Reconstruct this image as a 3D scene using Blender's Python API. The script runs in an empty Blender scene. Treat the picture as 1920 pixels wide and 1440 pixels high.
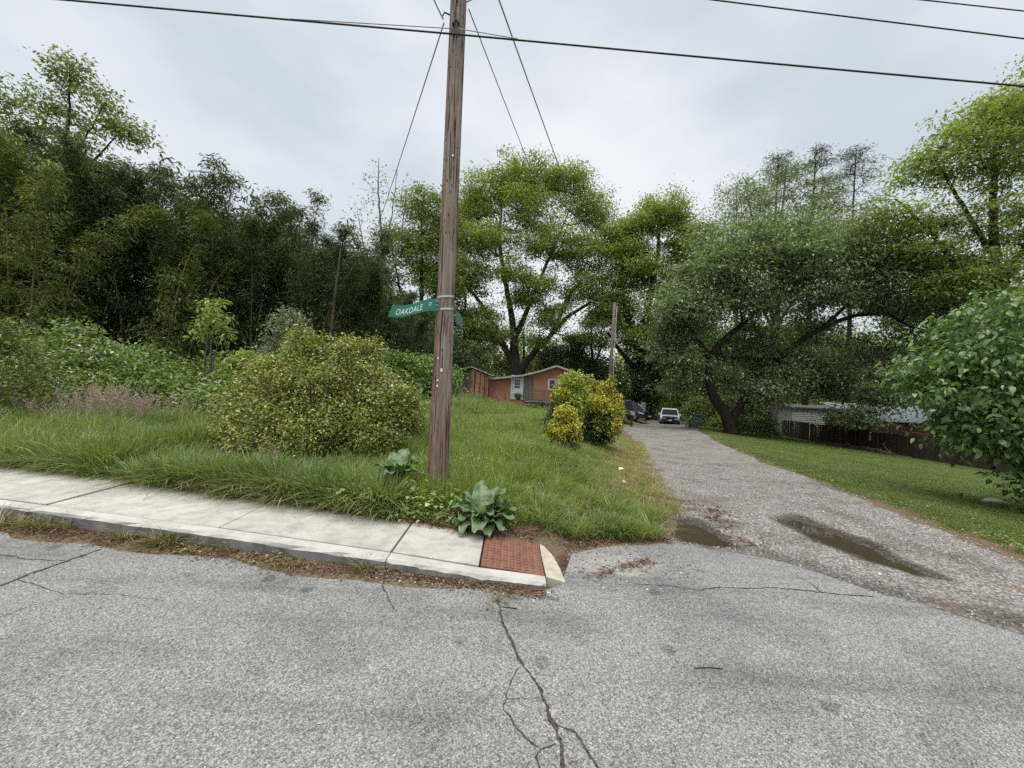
import bpy, bmesh, math, random
import numpy as np
from mathutils import Vector, Matrix

sc = bpy.context.scene
R = math.radians
PI = math.pi

# ------------------------------------------------------------------ camera, sky, sun, exposure
cam_d = bpy.data.cameras.new('camera')
cam = bpy.data.objects.new('camera', cam_d)
sc.collection.objects.link(cam)
cam.location = (0, 0, 1.5)
cam.rotation_euler = (Matrix.Rotation(R(90), 4, 'X') @ Matrix.Rotation(R(2.5), 4, 'Z')).to_euler()
cam_d.sensor_width = 36
cam_d.lens = 14.25
cam_d.clip_end = 600
cam_d.clip_start = 0.05
sc.camera = cam

SUN_EL, SUN_AZ = R(78), R(215)          # bright part of the cloud cover: nearly overhead
world = bpy.data.worlds.new('World')
sc.world = world
world.use_nodes = True
wn, wl = world.node_tree.nodes, world.node_tree.links
wn.clear()
w_out = wn.new('ShaderNodeOutputWorld')
w_bg = wn.new('ShaderNodeBackground')
w_sky = wn.new('ShaderNodeTexSky')
w_sky.sky_type = 'NISHITA'
w_sky.sun_disc = False
w_sky.sun_elevation = SUN_EL
w_sky.sun_rotation = SUN_AZ
w_sky.air_density = 1.2
w_sky.dust_density = 3.0
w_co = wn.new('ShaderNodeTexCoord')
w_map = wn.new('ShaderNodeMapping')
w_map.inputs['Scale'].default_value = (1.0, 0.8, 2.0)
w_map.inputs['Rotation'].default_value = (0.2, 0.5, 0.3)
w_no = wn.new('ShaderNodeTexNoise')
w_no.inputs['Scale'].default_value = 1.7
w_no.inputs['Detail'].default_value = 5.0
w_no.inputs['Roughness'].default_value = 0.48
w_rp = wn.new('ShaderNodeValToRGB')
w_rp.color_ramp.elements[0].position = 0.38
w_rp.color_ramp.elements[0].color = (3.1, 3.4, 3.7, 1)
w_rp.color_ramp.elements[1].position = 0.62
w_rp.color_ramp.elements[1].color = (4.35, 4.5, 4.67, 1)
w_mx = wn.new('ShaderNodeMix')
w_mx.data_type = 'RGBA'
w_mx.inputs['Factor'].default_value = 0.92
wl.new(w_co.outputs['Generated'], w_map.inputs['Vector'])
wl.new(w_map.outputs['Vector'], w_no.inputs['Vector'])
wl.new(w_no.outputs['Fac'], w_rp.inputs['Fac'])
wl.new(w_sky.outputs['Color'], w_mx.inputs['A'])
wl.new(w_rp.outputs['Color'], w_mx.inputs['B'])
wl.new(w_mx.outputs['Result'], w_bg.inputs['Color'])
w_bg.inputs['Strength'].default_value = 0.085
wl.new(w_bg.outputs['Background'], w_out.inputs['Surface'])

sun_d = bpy.data.lights.new('sun', 'SUN')
sun_d.energy = 1.5
sun_d.angle = R(60)
sun_d.color = (1.0, 0.97, 0.93)
sun = bpy.data.objects.new('sun', sun_d)
sc.collection.objects.link(sun)
sd = Vector((math.sin(SUN_AZ) * math.cos(SUN_EL), math.cos(SUN_AZ) * math.cos(SUN_EL), math.sin(SUN_EL)))
sun.rotation_euler = sd.to_track_quat('Z', 'Y').to_euler()
sun.location = (0, 0, 30)

sc.view_settings.view_transform = 'Standard'
sc.view_settings.look = 'None'
sc.view_settings.gamma = 1.0
sc.view_settings.use_curve_mapping = False
sc.view_settings.exposure = 1.3
sc.render.engine = 'CYCLES'
sc.cycles.max_bounces = 5
sc.cycles.diffuse_bounces = 2
sc.cycles.glossy_bounces = 3
sc.cycles.transmission_bounces = 4
sc.cycles.transparent_max_bounces = 6
sc.cycles.use_adaptive_sampling = True
sc.cycles.adaptive_threshold = 0.02
sc.cycles.use_denoising = False

# ------------------------------------------------------------------ helpers
C = sc.collection
rng = np.random.default_rng(11)


def link(o, parent=None):
    C.objects.link(o)
    if parent is not None:
        o.parent = parent
    return o


def tag(o, label=None, cat=None, group=None, kind=None):
    if label: o['label'] = label
    if cat: o['category'] = cat
    if group: o['group'] = group
    if kind: o['kind'] = kind
    return o


def thing(name, label, cat, loc=(0, 0, 0), rz=0.0, group=None):
    o = bpy.data.objects.new(name, None)
    o.empty_display_size = 0.2
    o.location = loc
    o.rotation_euler = (0, 0, rz)
    link(o)
    return tag(o, label, cat, group)


def obj(name, me, parent=None, loc=None, rot=None, scale=None):
    o = bpy.data.objects.new(name, me)
    if loc is not None: o.location = loc
    if rot is not None: o.rotation_euler = rot
    if scale is not None: o.scale = scale
    return link(o, parent)


def mesh_np(name, V, F, mat=None, smooth=False):
    """V (n,3), F list of index arrays of shape (m,k)"""
    V = np.asarray(V, dtype=np.float32)
    if isinstance(F, np.ndarray): F = [F]
    F = [f for f in F if len(f)]
    me = bpy.data.meshes.new(name)
    me.vertices.add(len(V))
    me.vertices.foreach_set('co', V.ravel())
    idx = np.concatenate([f.astype(np.int32).ravel() for f in F])
    tot = np.concatenate([np.full(len(f), f.shape[1], np.int32) for f in F])
    start = np.concatenate([[0], np.cumsum(tot)[:-1]]).astype(np.int32)
    me.loops.add(len(idx))
    me.loops.foreach_set('vertex_index', idx)
    me.polygons.add(len(tot))
    me.polygons.foreach_set('loop_start', start)
    if smooth:
        me.polygons.foreach_set('use_smooth', np.ones(len(tot), bool))
    me.update(calc_edges=True)
    if mat is not None: me.materials.append(mat)
    return me


class MB:
    """collects shapes into one mesh"""
    def __init__(s): s.V = []; s.F3 = []; s.F4 = []; s.FN = []; s.n = 0
    def add(s, V, faces):
        V = [tuple(v) for v in V]
        for f in faces: s.FN.append([i + s.n for i in f])
        s.V += V; s.n += len(V); return s
    def box(s, x0, x1, y0, y1, z0, z1):
        return s.add([(x0,y0,z0),(x1,y0,z0),(x1,y1,z0),(x0,y1,z0),(x0,y0,z1),(x1,y0,z1),(x1,y1,z1),(x0,y1,z1)],
              [(3,2,1,0),(4,5,6,7),(0,1,5,4),(1,2,6,5),(2,3,7,6),(3,0,4,7)])
    def prism(s, bottom, top):
        n = len(bottom)
        return s.add(list(bottom) + list(top), [tuple(range(n))[::-1], tuple(range(n, 2*n))] +
              [(i, (i+1) % n, n + (i+1) % n, n + i) for i in range(n)])
    def poly_y(s, pts, y0, y1):
        """outline in x,z extruded along y"""
        n = len(pts)
        return s.add([(x, y0, z) for x, z in pts] + [(x, y1, z) for x, z in pts],
              [tuple(range(n)), tuple(range(2*n-1, n-1, -1))] + [((i+1) % n, i, n+i, n+(i+1) % n) for i in range(n)])
    def tube(s, pts, rad, sides=8, cap=True):
        V, F = tube_np(np.array(pts, float), np.full(len(pts), rad) if np.isscalar(rad) else np.array(rad, float), sides)
        s.add(V.tolist(), F.tolist())
        if cap:
            b = s.n - len(V)
            s.FN.append(list(range(b, b + sides))[::-1])
            s.FN.append(list(range(s.n - sides, s.n)))
        return s
    def build(s, name, mat, parent=None, bevel=0.0, smooth=False, loc=None, rot=None):
        me = s.mesh(name, mat, bevel, smooth)
        return obj(name, me, parent, loc, rot)
    def mesh(s, name, mat, bevel=0.0, smooth=False):
        me = bpy.data.meshes.new(name)
        me.from_pydata(s.V, [], s.FN)
        bm = bmesh.new(); bm.from_mesh(me)
        bmesh.ops.recalc_face_normals(bm, faces=bm.faces)
        if bevel > 0:
            bmesh.ops.bevel(bm, geom=list(bm.edges), offset=bevel, segments=2, affect='EDGES', profile=0.6)
        bm.to_mesh(me); bm.free()
        if smooth: me.polygons.foreach_set('use_smooth', np.ones(len(me.polygons), bool))
        me.update()
        if mat is not None: me.materials.append(mat)
        return me


def tube_np(P, r, sides):
    n = len(P)
    T = np.gradient(P, axis=0) if n > 1 else np.array([[0, 0, 1.]])
    T /= np.linalg.norm(T, axis=1, keepdims=True) + 1e-9
    up = np.array([0.31, 0.57, 0.76]); 
    if abs(T.mean(0) @ up) > 0.9: up = np.array([0.9, -0.3, 0.1])
    A = np.cross(T, up); A /= np.linalg.norm(A, axis=1, keepdims=True) + 1e-9
    B = np.cross(T, A)
    a = np.linspace(0, 2*PI, sides, endpoint=False)
    V = P[:, None, :] + r[:, None, None] * (np.cos(a)[None, :, None] * A[:, None, :] + np.sin(a)[None, :, None] * B[:, None, :])
    V = V.reshape(-1, 3)
    i = np.arange(n - 1)[:, None] * sides
    j = np.arange(sides)[None, :]
    k = (j + 1) % sides
    F = np.stack([i + j, i + k, i + sides + k, i + sides + j], -1).reshape(-1, 4)
    return V, F


def join_parts(parts):
    Vs, Fs, n = [], {}, 0
    for V, F in parts:
        Vs.append(V)
        Fs.setdefault(F.shape[1], []).append(F + n)
        n += len(V)
    return np.concatenate(Vs), [np.concatenate(f) for f in Fs.values()]


def unit(a):
    return a / (np.linalg.norm(a, axis=-1, keepdims=True) + 1e-9)


def leaf_tris(pos, d, nrm, L, W, fold=0.22, droop=0.12):
    """two triangles folded along the midrib"""
    d = unit(d); s = unit(np.cross(d, nrm)); n = np.cross(s, d)
    L = np.asarray(L)[:, None]; W = np.asarray(W)[:, None]
    tip = pos + d * L - n * L * droop
    mid = pos + d * L * 0.45
    l = mid + s * W * 0.5 + n * W * fold
    r = mid - s * W * 0.5 + n * W * fold
    V = np.stack([pos, l, tip, r], 1).reshape(-1, 3)
    b = np.arange(len(pos))[:, None] * 4
    F = np.concatenate([b + np.array([[0, 2, 1]]), b + np.array([[0, 3, 2]])], 0)
    return V, F


def leaf_fine(pos, d, nrm, L, W, fold=0.12, droop=0.35):
    """eight triangles: curved, folded, pointed leaf"""
    d = unit(d); s = unit(np.cross(d, nrm)); n = np.cross(s, d)
    L = np.asarray(L)[:, None]; W = np.asarray(W)[:, None]
    rows = []
    for t, w in ((0.0, 0), (0.28, 0.92), (0.62, 0.86), (1.0, 0)):
        c = pos + d * L * t - n * L * droop * t * t
        if w == 0: rows.append([c])
        else: rows.append([c + s*W*0.5*w + n*W*fold, c, c - s*W*0.5*w + n*W*fold])
    V = np.stack(sum(rows, []), 1).reshape(-1, 3)
    b = np.arange(len(pos))[:, None] * 8
    F = [[0,2,1],[0,3,2],[1,2,5],[1,5,4],[2,3,6],[2,6,5],[4,5,7],[5,6,7]]
    F = np.concatenate([b + np.array([f]) for f in F], 0)
    return V, F


def sstep(t):
    t = np.clip(t, 0, 1); return t * t * (3 - 2 * t)


def vnoise(x, y, f, seed=0):
    """cheap smooth pseudo noise, about -1..1"""
    s = seed * 1.7
    return (np.sin(x*f*1.0 + 1.3*np.sin(y*f*0.9 + s) + s) + np.sin(y*f*1.27 + 1.1*np.sin(x*f*1.31 - s) + 2*s) + np.sin((x+y)*f*0.71 + s*3)) / 3


# ------------------------------------------------------------------ node helpers and materials
class NT:
    def __init__(s, name):
        s.m = bpy.data.materials.new(name); s.m.use_nodes = True
        s.t = s.m.node_tree; s.t.nodes.clear()
        s.out = s.t.nodes.new('ShaderNodeOutputMaterial')
    def n(s, t, inp=None, **props):
        nd = s.t.nodes.new('ShaderNode' + t)
        for k, v in props.items(): setattr(nd, k, v)
        for k, v in (inp or {}).items():
            if isinstance(v, bpy.types.NodeSocket): s.t.links.new(v, nd.inputs[k])
            else: nd.inputs[k].default_value = v
        return nd
    def co(s, scale=(1, 1, 1), rot=(0, 0, 0), kind='Object'):
        c = s.n('TexCoord').outputs[kind]
        return s.n('Mapping', {'Vector': c, 'Scale': scale, 'Rotation': rot}).outputs[0]
    def noise(s, scale, detail=4, rough=0.55, vec=None, dist=0.0):
        i = {'Scale': scale, 'Detail': detail, 'Roughness': rough, 'Distortion': dist}
        i['Vector'] = vec if vec is not None else s.n('TexCoord').outputs['Object']
        return s.n('TexNoise', i).outputs['Fac']
    def vor(s, scale, vec=None, feature='F1', out='Distance', rnd=1.0):
        i = {'Scale': scale, 'Randomness': rnd}
        i['Vector'] = vec if vec is not None else s.n('TexCoord').outputs['Object']
        return s.n('TexVoronoi', i, feature=feature).outputs[out]
    def ramp(s, fac, stops, interp='LINEAR'):
        r = s.n('ValToRGB', {'Fac': fac}); e = r.color_ramp.elements
        r.color_ramp.interpolation = interp
        while len(e) < len(stops): e.new(0.5)
        for q, (p, c) in zip(e, stops):
            q.position = p
            q.color = (c, c, c, 1) if np.isscalar(c) else (*c[:3], 1)
        return r.outputs['Color']
    def mix(s, a, b, fac, mode='MIX'):
        x = s.n('Mix', data_type='RGBA', blend_type=mode)
        for k, v in (('Factor', fac), ('A', a), ('B', b)):
            sock = [q for q in x.inputs if q.name == k and (q.type == 'RGBA' or k == 'Factor') and q.enabled][0]
            if isinstance(v, bpy.types.NodeSocket): s.t.links.new(v, sock)
            elif k == 'Factor': sock.default_value = v
            else: sock.default_value = (v, v, v, 1) if np.isscalar(v) else (*v[:3], 1)
        return [q for q in x.outputs if q.type == 'RGBA'][0]
    def math(s, op, a, b=0.0, clamp=False):
        return s.n('Math', {0: a, 1: b}, operation=op, use_clamp=clamp).outputs[0]
    def attr(s, name, out='Fac'):
        return s.n('Attribute', attribute_name=name).outputs[out]
    def bump(s, h, strength=0.4, dist=0.01):
        return s.n('Bump', {'Height': h, 'Strength': strength, 'Distance': dist}).outputs[0]
    def bsdf(s, col, rough=0.8, normal=None, metal=0.0, spec=0.3, **kw):
        i = {'Base Color': col if isinstance(col, bpy.types.NodeSocket) else (*col[:3], 1), 'Roughness': rough,
             'Metallic': metal, 'Specular IOR Level': spec}
        i.update(kw)
        if normal is not None: i['Normal'] = normal
        return s.n('BsdfPrincipled', i).outputs[0]
    def done(s, shader):
        s.t.links.new(shader, s.out.inputs['Surface']); return s.m


def leaf_mat(name, stops, trans=0.3, rough=0.42, spec=0.5, tint=1.25, inst=False, K_=2.2):
    """leaf colours vary from leaf to leaf"""
    t = NT(name)
    g = t.n('NewGeometry').outputs['Random Per Island']
    if inst:
        oi = t.n('ObjectInfo').outputs['Random']
        g = t.math('FRACT', t.math('ADD', t.math('MULTIPLY', g, 0.45), t.math('MULTIPLY', oi, 0.55)))
    big = t.noise(0.35, 2, 0.5, t.n('NewGeometry').outputs['Position'])
    f = t.math('ADD', t.math('MULTIPLY', g, 0.92), t.math('ADD', t.math('MULTIPLY', t.math('SUBTRACT', big, 0.5), 0.5), 0.03), True)
    stops = [(q_, (min(.8, c_[0]*K_*1.06), min(.8, c_[1]*K_), min(.8, c_[2]*K_*1.15))) for q_, c_ in stops]
    col = t.ramp(f, stops)
    p = t.bsdf(col, rough, spec=spec)
    tr = t.n('BsdfTranslucent', {'Color': t.mix(col, (tint, tint * 0.98, 0.45), 1.0, 'MULTIPLY')}).outputs[0]
    return t.done(t.n('MixShader', {0: trans, 1: p, 2: tr}).outputs[0])


def plain(name, col, rough=0.7, var=0.12, scale=6.0, metal=0.0, spec=0.3, bump=0.0):
    t = NT(name)
    n = t.noise(scale, 5, 0.6)
    c = t.mix([v * (1 - var * 2) for v in col], [min(1, v * (1 + var)) for v in col], n)
    return t.done(t.bsdf(c, rough, t.bump(n, bump, 0.01) if bump else None, metal, spec))


def wood(name, c_dark, c_light, zscale=0.6, scale=18.0, bump=0.5):
    t = NT(name)
    v = t.co((1, 1, zscale * 0.1))
    n = t.noise(scale, 6, 0.65, v)
    n2 = t.noise(2.5, 3, 0.5)
    c = t.mix(t.mix(c_dark, c_light, t.ramp(n, [(0.32, 0.0), (0.7, 1.0)])), [q * 0.6 for q in c_dark], t.ramp(n2, [(0.52, 0.0), (0.75, 0.6)]))
    return t.done(t.bsdf(c, 0.85, t.bump(n, bump, 0.01), spec=0.15))


def bark(name, c1, c2, scale=7.0):
    t = NT(name)
    v = t.co((1, 1, 0.25))
    n = t.noise(scale, 6, 0.65, v, 0.5)
    c = t.mix(c1, c2, t.ramp(n, [(0.35, 0.0), (0.68, 1.0)]))
    return t.done(t.bsdf(c, 0.9, t.bump(n, 0.8, 0.04), spec=0.1))


M = {}
M['bark'] = bark('bark', (0.045, 0.036, 0.028), (0.12, 0.10, 0.08))
M['bark_dark'] = bark('bark_dark', (0.018, 0.013, 0.011), (0.06, 0.045, 0.037))
M['bark_grey'] = bark('bark_grey', (0.09, 0.08, 0.07), (0.23, 0.21, 0.19))
M['stem'] = plain('stem', (0.08, 0.06, 0.04), 0.9)
M['oak_leaf'] = leaf_mat('oak_leaf', [(0.0, (0.048, 0.08, 0.018)), (0.5, (0.092, 0.135, 0.03)), (1.0, (0.16, 0.205, 0.052))], 0.42)
M['mid_leaf'] = leaf_mat('mid_leaf', [(0.0, (0.042, 0.068, 0.018)), (0.5, (0.08, 0.115, 0.03)), (1.0, (0.135, 0.175, 0.05))], 0.34)
M['dark_leaf'] = leaf_mat('dark_leaf', [(0.0, (0.03, 0.055, 0.022)), (0.5, (0.06, 0.095, 0.042)), (1.0, (0.125, 0.165, 0.09))], 0.42, 0.3, 1.0, K_=2.4)
M['ivy_leaf'] = leaf_mat('ivy_leaf', [(0.0, (0.012, 0.026, 0.009)), (1.0, (0.035, 0.06, 0.018))], 0.12)
M['lime_leaf'] = leaf_mat('lime_leaf', [(0.0, (0.055, 0.09, 0.022)), (0.5, (0.098, 0.142, 0.036)), (1.0, (0.168, 0.215, 0.065))], 0.4)
M['pine_leaf'] = leaf_mat('pine_leaf', [(0.0, (0.02, 0.035, 0.02)), (1.0, (0.06, 0.075, 0.045))], 0.1)
M['near_leaf'] = leaf_mat('near_leaf', [(0.0, (0.025, 0.058, 0.018)), (0.5, (0.055, 0.1, 0.028)), (0.85, (0.1, 0.155, 0.045)), (1.0, (0.17, 0.19, 0.05))], 0.32, 0.34, 0.6, K_=2.1)
M['bamboo_leaf'] = leaf_mat('bamboo_leaf', [(0.0, (0.014, 0.026, 0.009)), (0.5, (0.03, 0.048, 0.015)), (1.0, (0.07, 0.09, 0.032))], 0.25, 0.4, 0.4, K_=2.5)
M['bamboo_lit'] = leaf_mat('bamboo_lit', [(0.0, (0.03, 0.046, 0.012)), (0.5, (0.06, 0.082, 0.02)), (1.0, (0.11, 0.13, 0.034))], 0.32, K_=2.4)  # paler, yellower leaf colour than the rest of the bamboo
M['box_leaf'] = leaf_mat('box_leaf', [(0.0, (0.045, 0.07, 0.014)), (0.4, (0.1, 0.15, 0.03)), (0.76, (0.18, 0.21, 0.048)), (0.93, (0.42, 0.37, 0.13)), (1.0, (0.62, 0.54, 0.32))], 0.28, 0.4, 0.45, K_=1.55)
M['gold_leaf'] = leaf_mat('gold_leaf', [(0.0, (0.06, 0.085, 0.014)), (0.35, (0.2, 0.21, 0.025)), (0.62, (0.5, 0.48, 0.045)), (1.0, (0.72, 0.67, 0.14))], 0.3, K_=1.15)
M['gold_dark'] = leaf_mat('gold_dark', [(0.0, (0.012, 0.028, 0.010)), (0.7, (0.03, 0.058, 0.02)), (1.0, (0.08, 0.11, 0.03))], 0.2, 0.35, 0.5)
M['gold_green'] = leaf_mat('gold_green', [(0.0, (0.07, 0.11, 0.02)), (0.6, (0.15, 0.2, 0.035)), (1.0, (0.36, 0.34, 0.05))], 0.32)
M['rose_leaf'] = leaf_mat('rose_leaf', [(0.0, (0.045, 0.085, 0.017)), (0.5, (0.085, 0.145, 0.03)), (0.93, (0.15, 0.22, 0.055)), (0.96, (0.4, 0.4, 0.34)), (1.0, (0.45, 0.42, 0.38))], 0.3, K_=1.65)
M['vine_leaf'] = leaf_mat('vine_leaf', [(0.0, (0.03, 0.062, 0.018)), (0.6, (0.07, 0.12, 0.03)), (1.0, (0.16, 0.235, 0.06))], 0.28, 0.4, 0.45)
M['fresh_leaf'] = leaf_mat('fresh_leaf', [(0.0, (0.07, 0.11, 0.025)), (1.0, (0.17, 0.235, 0.07))], 0.4)
M['silver_leaf'] = leaf_mat('silver_leaf', [(0.0, (0.05, 0.075, 0.035)), (0.6, (0.11, 0.14, 0.075)), (1.0, (0.3, 0.33, 0.24))], 0.25, K_=1.7)
M['grass'] = leaf_mat('grass', [(0.0, (0.035, 0.065, 0.014)), (0.35, (0.075, 0.118, 0.032)), (0.75, (0.13, 0.175, 0.058)), (0.93, (0.24, 0.27, 0.12)), (1.0, (0.42, 0.4, 0.24))], 0.4, 0.4, 0.45, inst=True, K_=1.85)
M['grass_lime'] = leaf_mat('grass_lime', [(0.0, (0.075, 0.115, 0.022)), (0.5, (0.125, 0.175, 0.036)), (1.0, (0.22, 0.265, 0.075))], 0.42, 0.5, 0.35, inst=True, K_=1.85)
M['grass_dry'] = leaf_mat('grass_dry', [(0.0, (0.16, 0.11, 0.05)), (0.5, (0.3, 0.23, 0.12)), (1.0, (0.5, 0.42, 0.26))], 0.3, inst=True, K_=1.15)
M['seed_head'] = leaf_mat('seed_head', [(0.0, (0.26, 0.21, 0.16)), (1.0, (0.5, 0.42, 0.34))], 0.3, inst=True, K_=1.15)
M['lawn'] = leaf_mat('lawn', [(0.0, (0.05, 0.085, 0.013)), (0.5, (0.085, 0.13, 0.02)), (1.0, (0.14, 0.19, 0.035))], 0.38, inst=True, K_=1.3)
M['weed_leaf'] = leaf_mat('weed_leaf', [(0.0, (0.05, 0.09, 0.02)), (0.7, (0.1, 0.165, 0.04)), (1.0, (0.2, 0.27, 0.09))], 0.3, inst=True)
M['petal'] = plain('petal', (0.8, 0.62, 0.04), 0.5)
M['petal_white'] = plain('petal_white', (0.75, 0.74, 0.68), 0.5)
M['litter'] = leaf_mat('litter', [(0.0, (0.06, 0.036, 0.022)), (0.5, (0.15, 0.095, 0.055)), (1.0, (0.34, 0.26, 0.16))], 0.1, 0.8, 0.1, inst=True, K_=1.0)

# ------------------------------------------------------------------ terrain
LY = [-8, 2.0, 3.9, 4.1, 5.0, 7.1, 10.2, 16.4, 25, 31, 38, 60]
LX = [1.0, 1.2, 1.58, 1.62, 2.0, 2.46, 3.34, 5.1, 7.0, 9.2, 13.2, 17.0]
RY = [-8, 2.0, 3.8, 4.7, 5.8, 7.9, 10.4, 16.4, 26.9, 35, 60]
RX = [5.2, 4.9, 4.92, 5.12, 5.28, 5.93, 6.53, 8.5, 12.5, 16.2, 26]


def Ledge(y): return np.interp(y, LY, LX)
def Redge(y): return np.interp(y, RY, RX)
def kerb_y(x): return 2.9735 - 0.1805 * x
def back_y(x): return 3.77 - 0.24 * (x + 0.24)


def terrain(x, y):
    x = np.asarray(x, float); y = np.asarray(y, float)
    L, Rr = Ledge(y), Redge(y)
    zd = -0.05 * np.clip(y - 5.5, 0, 34) - 0.0
    field = 0.2 + 0.035 * vnoise(x, y, 0.8, 1) - 0.8 * sstep((y - 13) / 20) * (0.3 + 0.7 * sstep((x + 4) / 4))
    w = np.clip(1.2 + 0.1 * y, 1, 4.2)
    t = sstep((L - x) / w)
    tf = np.where(x > 0.4, sstep((y - 3.75) / 1.2), 1.0)
    z = zd * (1 - t) + (zd * (1 - tf) + field * tf) * t
    dx = np.clip(x - Rr, 0, 17)
    z = z - 0.08 * dx * sstep(dx / 2.0) + np.where(dx > 0.25, 0.015 * vnoise(x, y, 1.1, 3), 0)
    s = y - kerb_y(x)
    bk = y - np.where(x > -0.3, 3.80 + 0.0 * x, back_y(x) + 0.1)
    sw = np.where(s < 0.06, np.interp(s, [-1.0, -0.32, -0.16, 0.0], [-0.035, -0.028, 0.010, 0.012]), np.interp(bk, [-0.12, 0.0, 0.12, 0.5, 1.2], [-0.03, 0.06, 0.12, 0.16, 0.2]))
    wl_ = 1 - sstep((x - 0.42) / 0.2)
    near = bk < 1.2
    z = np.where(near, z * (1 - wl_) + sw * wl_, z)
    z = np.where(s < -0.33, -0.035, z)
    # road bed at the apron
    z = np.where((x > 0.45) & (y < apron_y(x) - 0.03), -0.035, z)
    return z


AX = [0.45, 0.60, 1.09, 1.57, 1.87, 2.25, 2.54, 2.73, 2.89, 3.15, 3.40, 4.2, 6.0, 60]
AY = [3.12, 3.62, 3.86, 3.93, 3.90, 3.75, 3.60, 3.37, 3.11, 2.90, 2.64, 2.28, 1.90, -7.8]
def apron_y(x): return np.interp(x, AX, AY)


def corner_y(x): return np.interp(x, [-0.2, 0.3, 0.5, 0.75, 1.1, 1.57, 1.75], [3.86, 3.86, 3.88, 3.92, 3.98, 4.06, 4.1])


def axis(lo, hi, flo, fhi, f, g=1.16, mx=6.0):
    a = list(np.arange(flo, fhi + 1e-6, f))
    d = f
    while a[-1] < hi: d = min(d * g, mx); a.append(a[-1] + d)
    d = f
    while a[0] > lo: d = min(d * g, mx); a.insert(0, a[0] - d)
    return np.array(a)


gx = axis(-170, 170, -7, 7, 0.08)
gy = axis(-40, 220, 2.4, 10, 0.08)
GX, GY = np.meshgrid(gx, gy)
GZ = terrain(GX, GY)
GZ = np.where((GX > Ledge(GY) + 0.12) & (GX < Redge(GY) - 0.12) & (GY < 44), GZ - 0.11, GZ)   # bed under the gravel
nx, ny = len(gx), len(gy)
i = (np.arange(ny - 1)[:, None] * nx + np.arange(nx - 1)[None, :]).ravel()
gF = np.stack([i, i + 1, i + nx + 1, i + nx], 1)
t = NT('soil')
dirt = t.attr('dirt')
n1 = t.noise(3.0, 6, 0.65); n2 = t.noise(40.0, 4, 0.6); n3 = t.noise(0.6, 3)
green = t.mix((0.03, 0.045, 0.012), (0.075, 0.09, 0.025), n1)
brown = t.mix(t.mix((0.07, 0.048, 0.03), (0.22, 0.17, 0.11), t.ramp(n2, [(0.3, 0.0), (0.7, 1.0)])), (0.26, 0.22, 0.17), t.ramp(t.vor(55.0), [(0.0, 0.9), (0.25, 0.0)]))
f = t.math('ADD', dirt, t.math('MULTIPLY', t.math('SUBTRACT', n1, 0.5), 0.7), True)
m_soil = t.done(t.bsdf(t.mix(green, brown, t.ramp(f, [(0.3, 0.0), (0.6, 1.0)])), 0.95, t.bump(n2, 0.7, 0.02), spec=0.1))
gme = mesh_np('ground', np.stack([GX, GY, GZ], -1).reshape(-1, 3), gF, m_soil, True)
sx = GX.ravel(); sy = GY.ravel()
dd = np.zeros(len(sx))
dd = np.maximum(dd, 1 - sstep((sy - back_y(sx) - 0.08) / 0.35) * 1.0)
dd = np.where(sx > 0.35, np.maximum(1 - sstep((Ledge(sy) - sx) / 0.9), 1 - sstep((sy - apron_y(sx) - 0.05) / 0.5)), dd)
dd = np.where(sx > Redge(sy) - 0.1, np.maximum(0, 1 - (sx - Redge(sy)) / 0.5), dd)
dd = np.where((np.hypot(sx - 15.2, sy - 27.6) < 5), np.maximum(dd, 0.9 - 0.2 * np.hypot(sx - 15.2, (sy - 27.6))), dd)
dd = np.where((sx > 0.28) & (sx < 1.7) & (sy < corner_y(sx) + 0.22), 1.0, dd)
at = gme.attributes.new('dirt', 'FLOAT', 'POINT'); at.data.foreach_set('value', dd.astype(np.float32))
tag(obj('ground', gme), kind='structure')

# ------------------------------------------------------------------ road, cracks, sand
random.seed(3)
north = []
for x in np.arange(-60, 0.3, 0.12):
    r = -0.22 + 0.05 * math.sin(x * 2.1) + 0.04 * math.sin(x * 5.3 + 1) + random.uniform(-0.015, 0.015)
    r *= 1 - 0.75 * float(sstep((x + 1.4) / 1.5))
    north.append((x, float(kerb_y(x)) + r))
north += [(0.44, 3.06)]
for x in np.concatenate([np.arange(0.5, 6, 0.05), np.arange(6, 60, 1.0)]):
    north.append((float(x), float(apron_y(x)) + random.uniform(-0.012, 0.012) + 0.02 * math.sin(x * 9)))
outline = north + [(60, -12), (-60, -12)]
bm = bmesh.new()
vs = [bm.verts.new((x, y, 0.012)) for x, y in outline]
es = [bm.edges.new((vs[k], vs[(k + 1) % len(vs)])) for k in range(len(vs))]
bmesh.ops.triangle_fill(bm, edges=es, use_beauty=True)
ret = bmesh.ops.extrude_edge_only(bm, edges=es)
for v in [e for e in ret['geom'] if isinstance(e, bmesh.types.BMVert)]: v.co.z = -0.06
bmesh.ops.recalc_face_normals(bm, faces=bm.faces)
rme = bpy.data.meshes.new('road'); bm.to_mesh(rme); bm.free()
t = NT('asphalt')
P = t.n('NewGeometry').outputs['Position']
v1 = t.vor(210.0, P, out='Color'); v1d = t.vor(210.0, P)
vv = t.n('SeparateColor', {0: v1}).outputs[0]
v2 = t.n('SeparateColor', {0: t.vor(115.0, P, out='Color')}).outputs[1]
base = t.ramp(vv, [(0.0, (0.06, 0.059, 0.058)), (0.35, (0.17, 0.168, 0.164)), (0.7, (0.32, 0.315, 0.305)), (1.0, (0.66, 0.65, 0.63))])
base2 = t.ramp(v2, [(0.0, (0.09, 0.089, 0.087)), (0.6, (0.25, 0.247, 0.24)), (1.0, (0.46, 0.455, 0.44))])
c = t.mix(base, base2, 0.46)
st = t.noise(1.1, 5, 0.6, P, 0.4)
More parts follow.
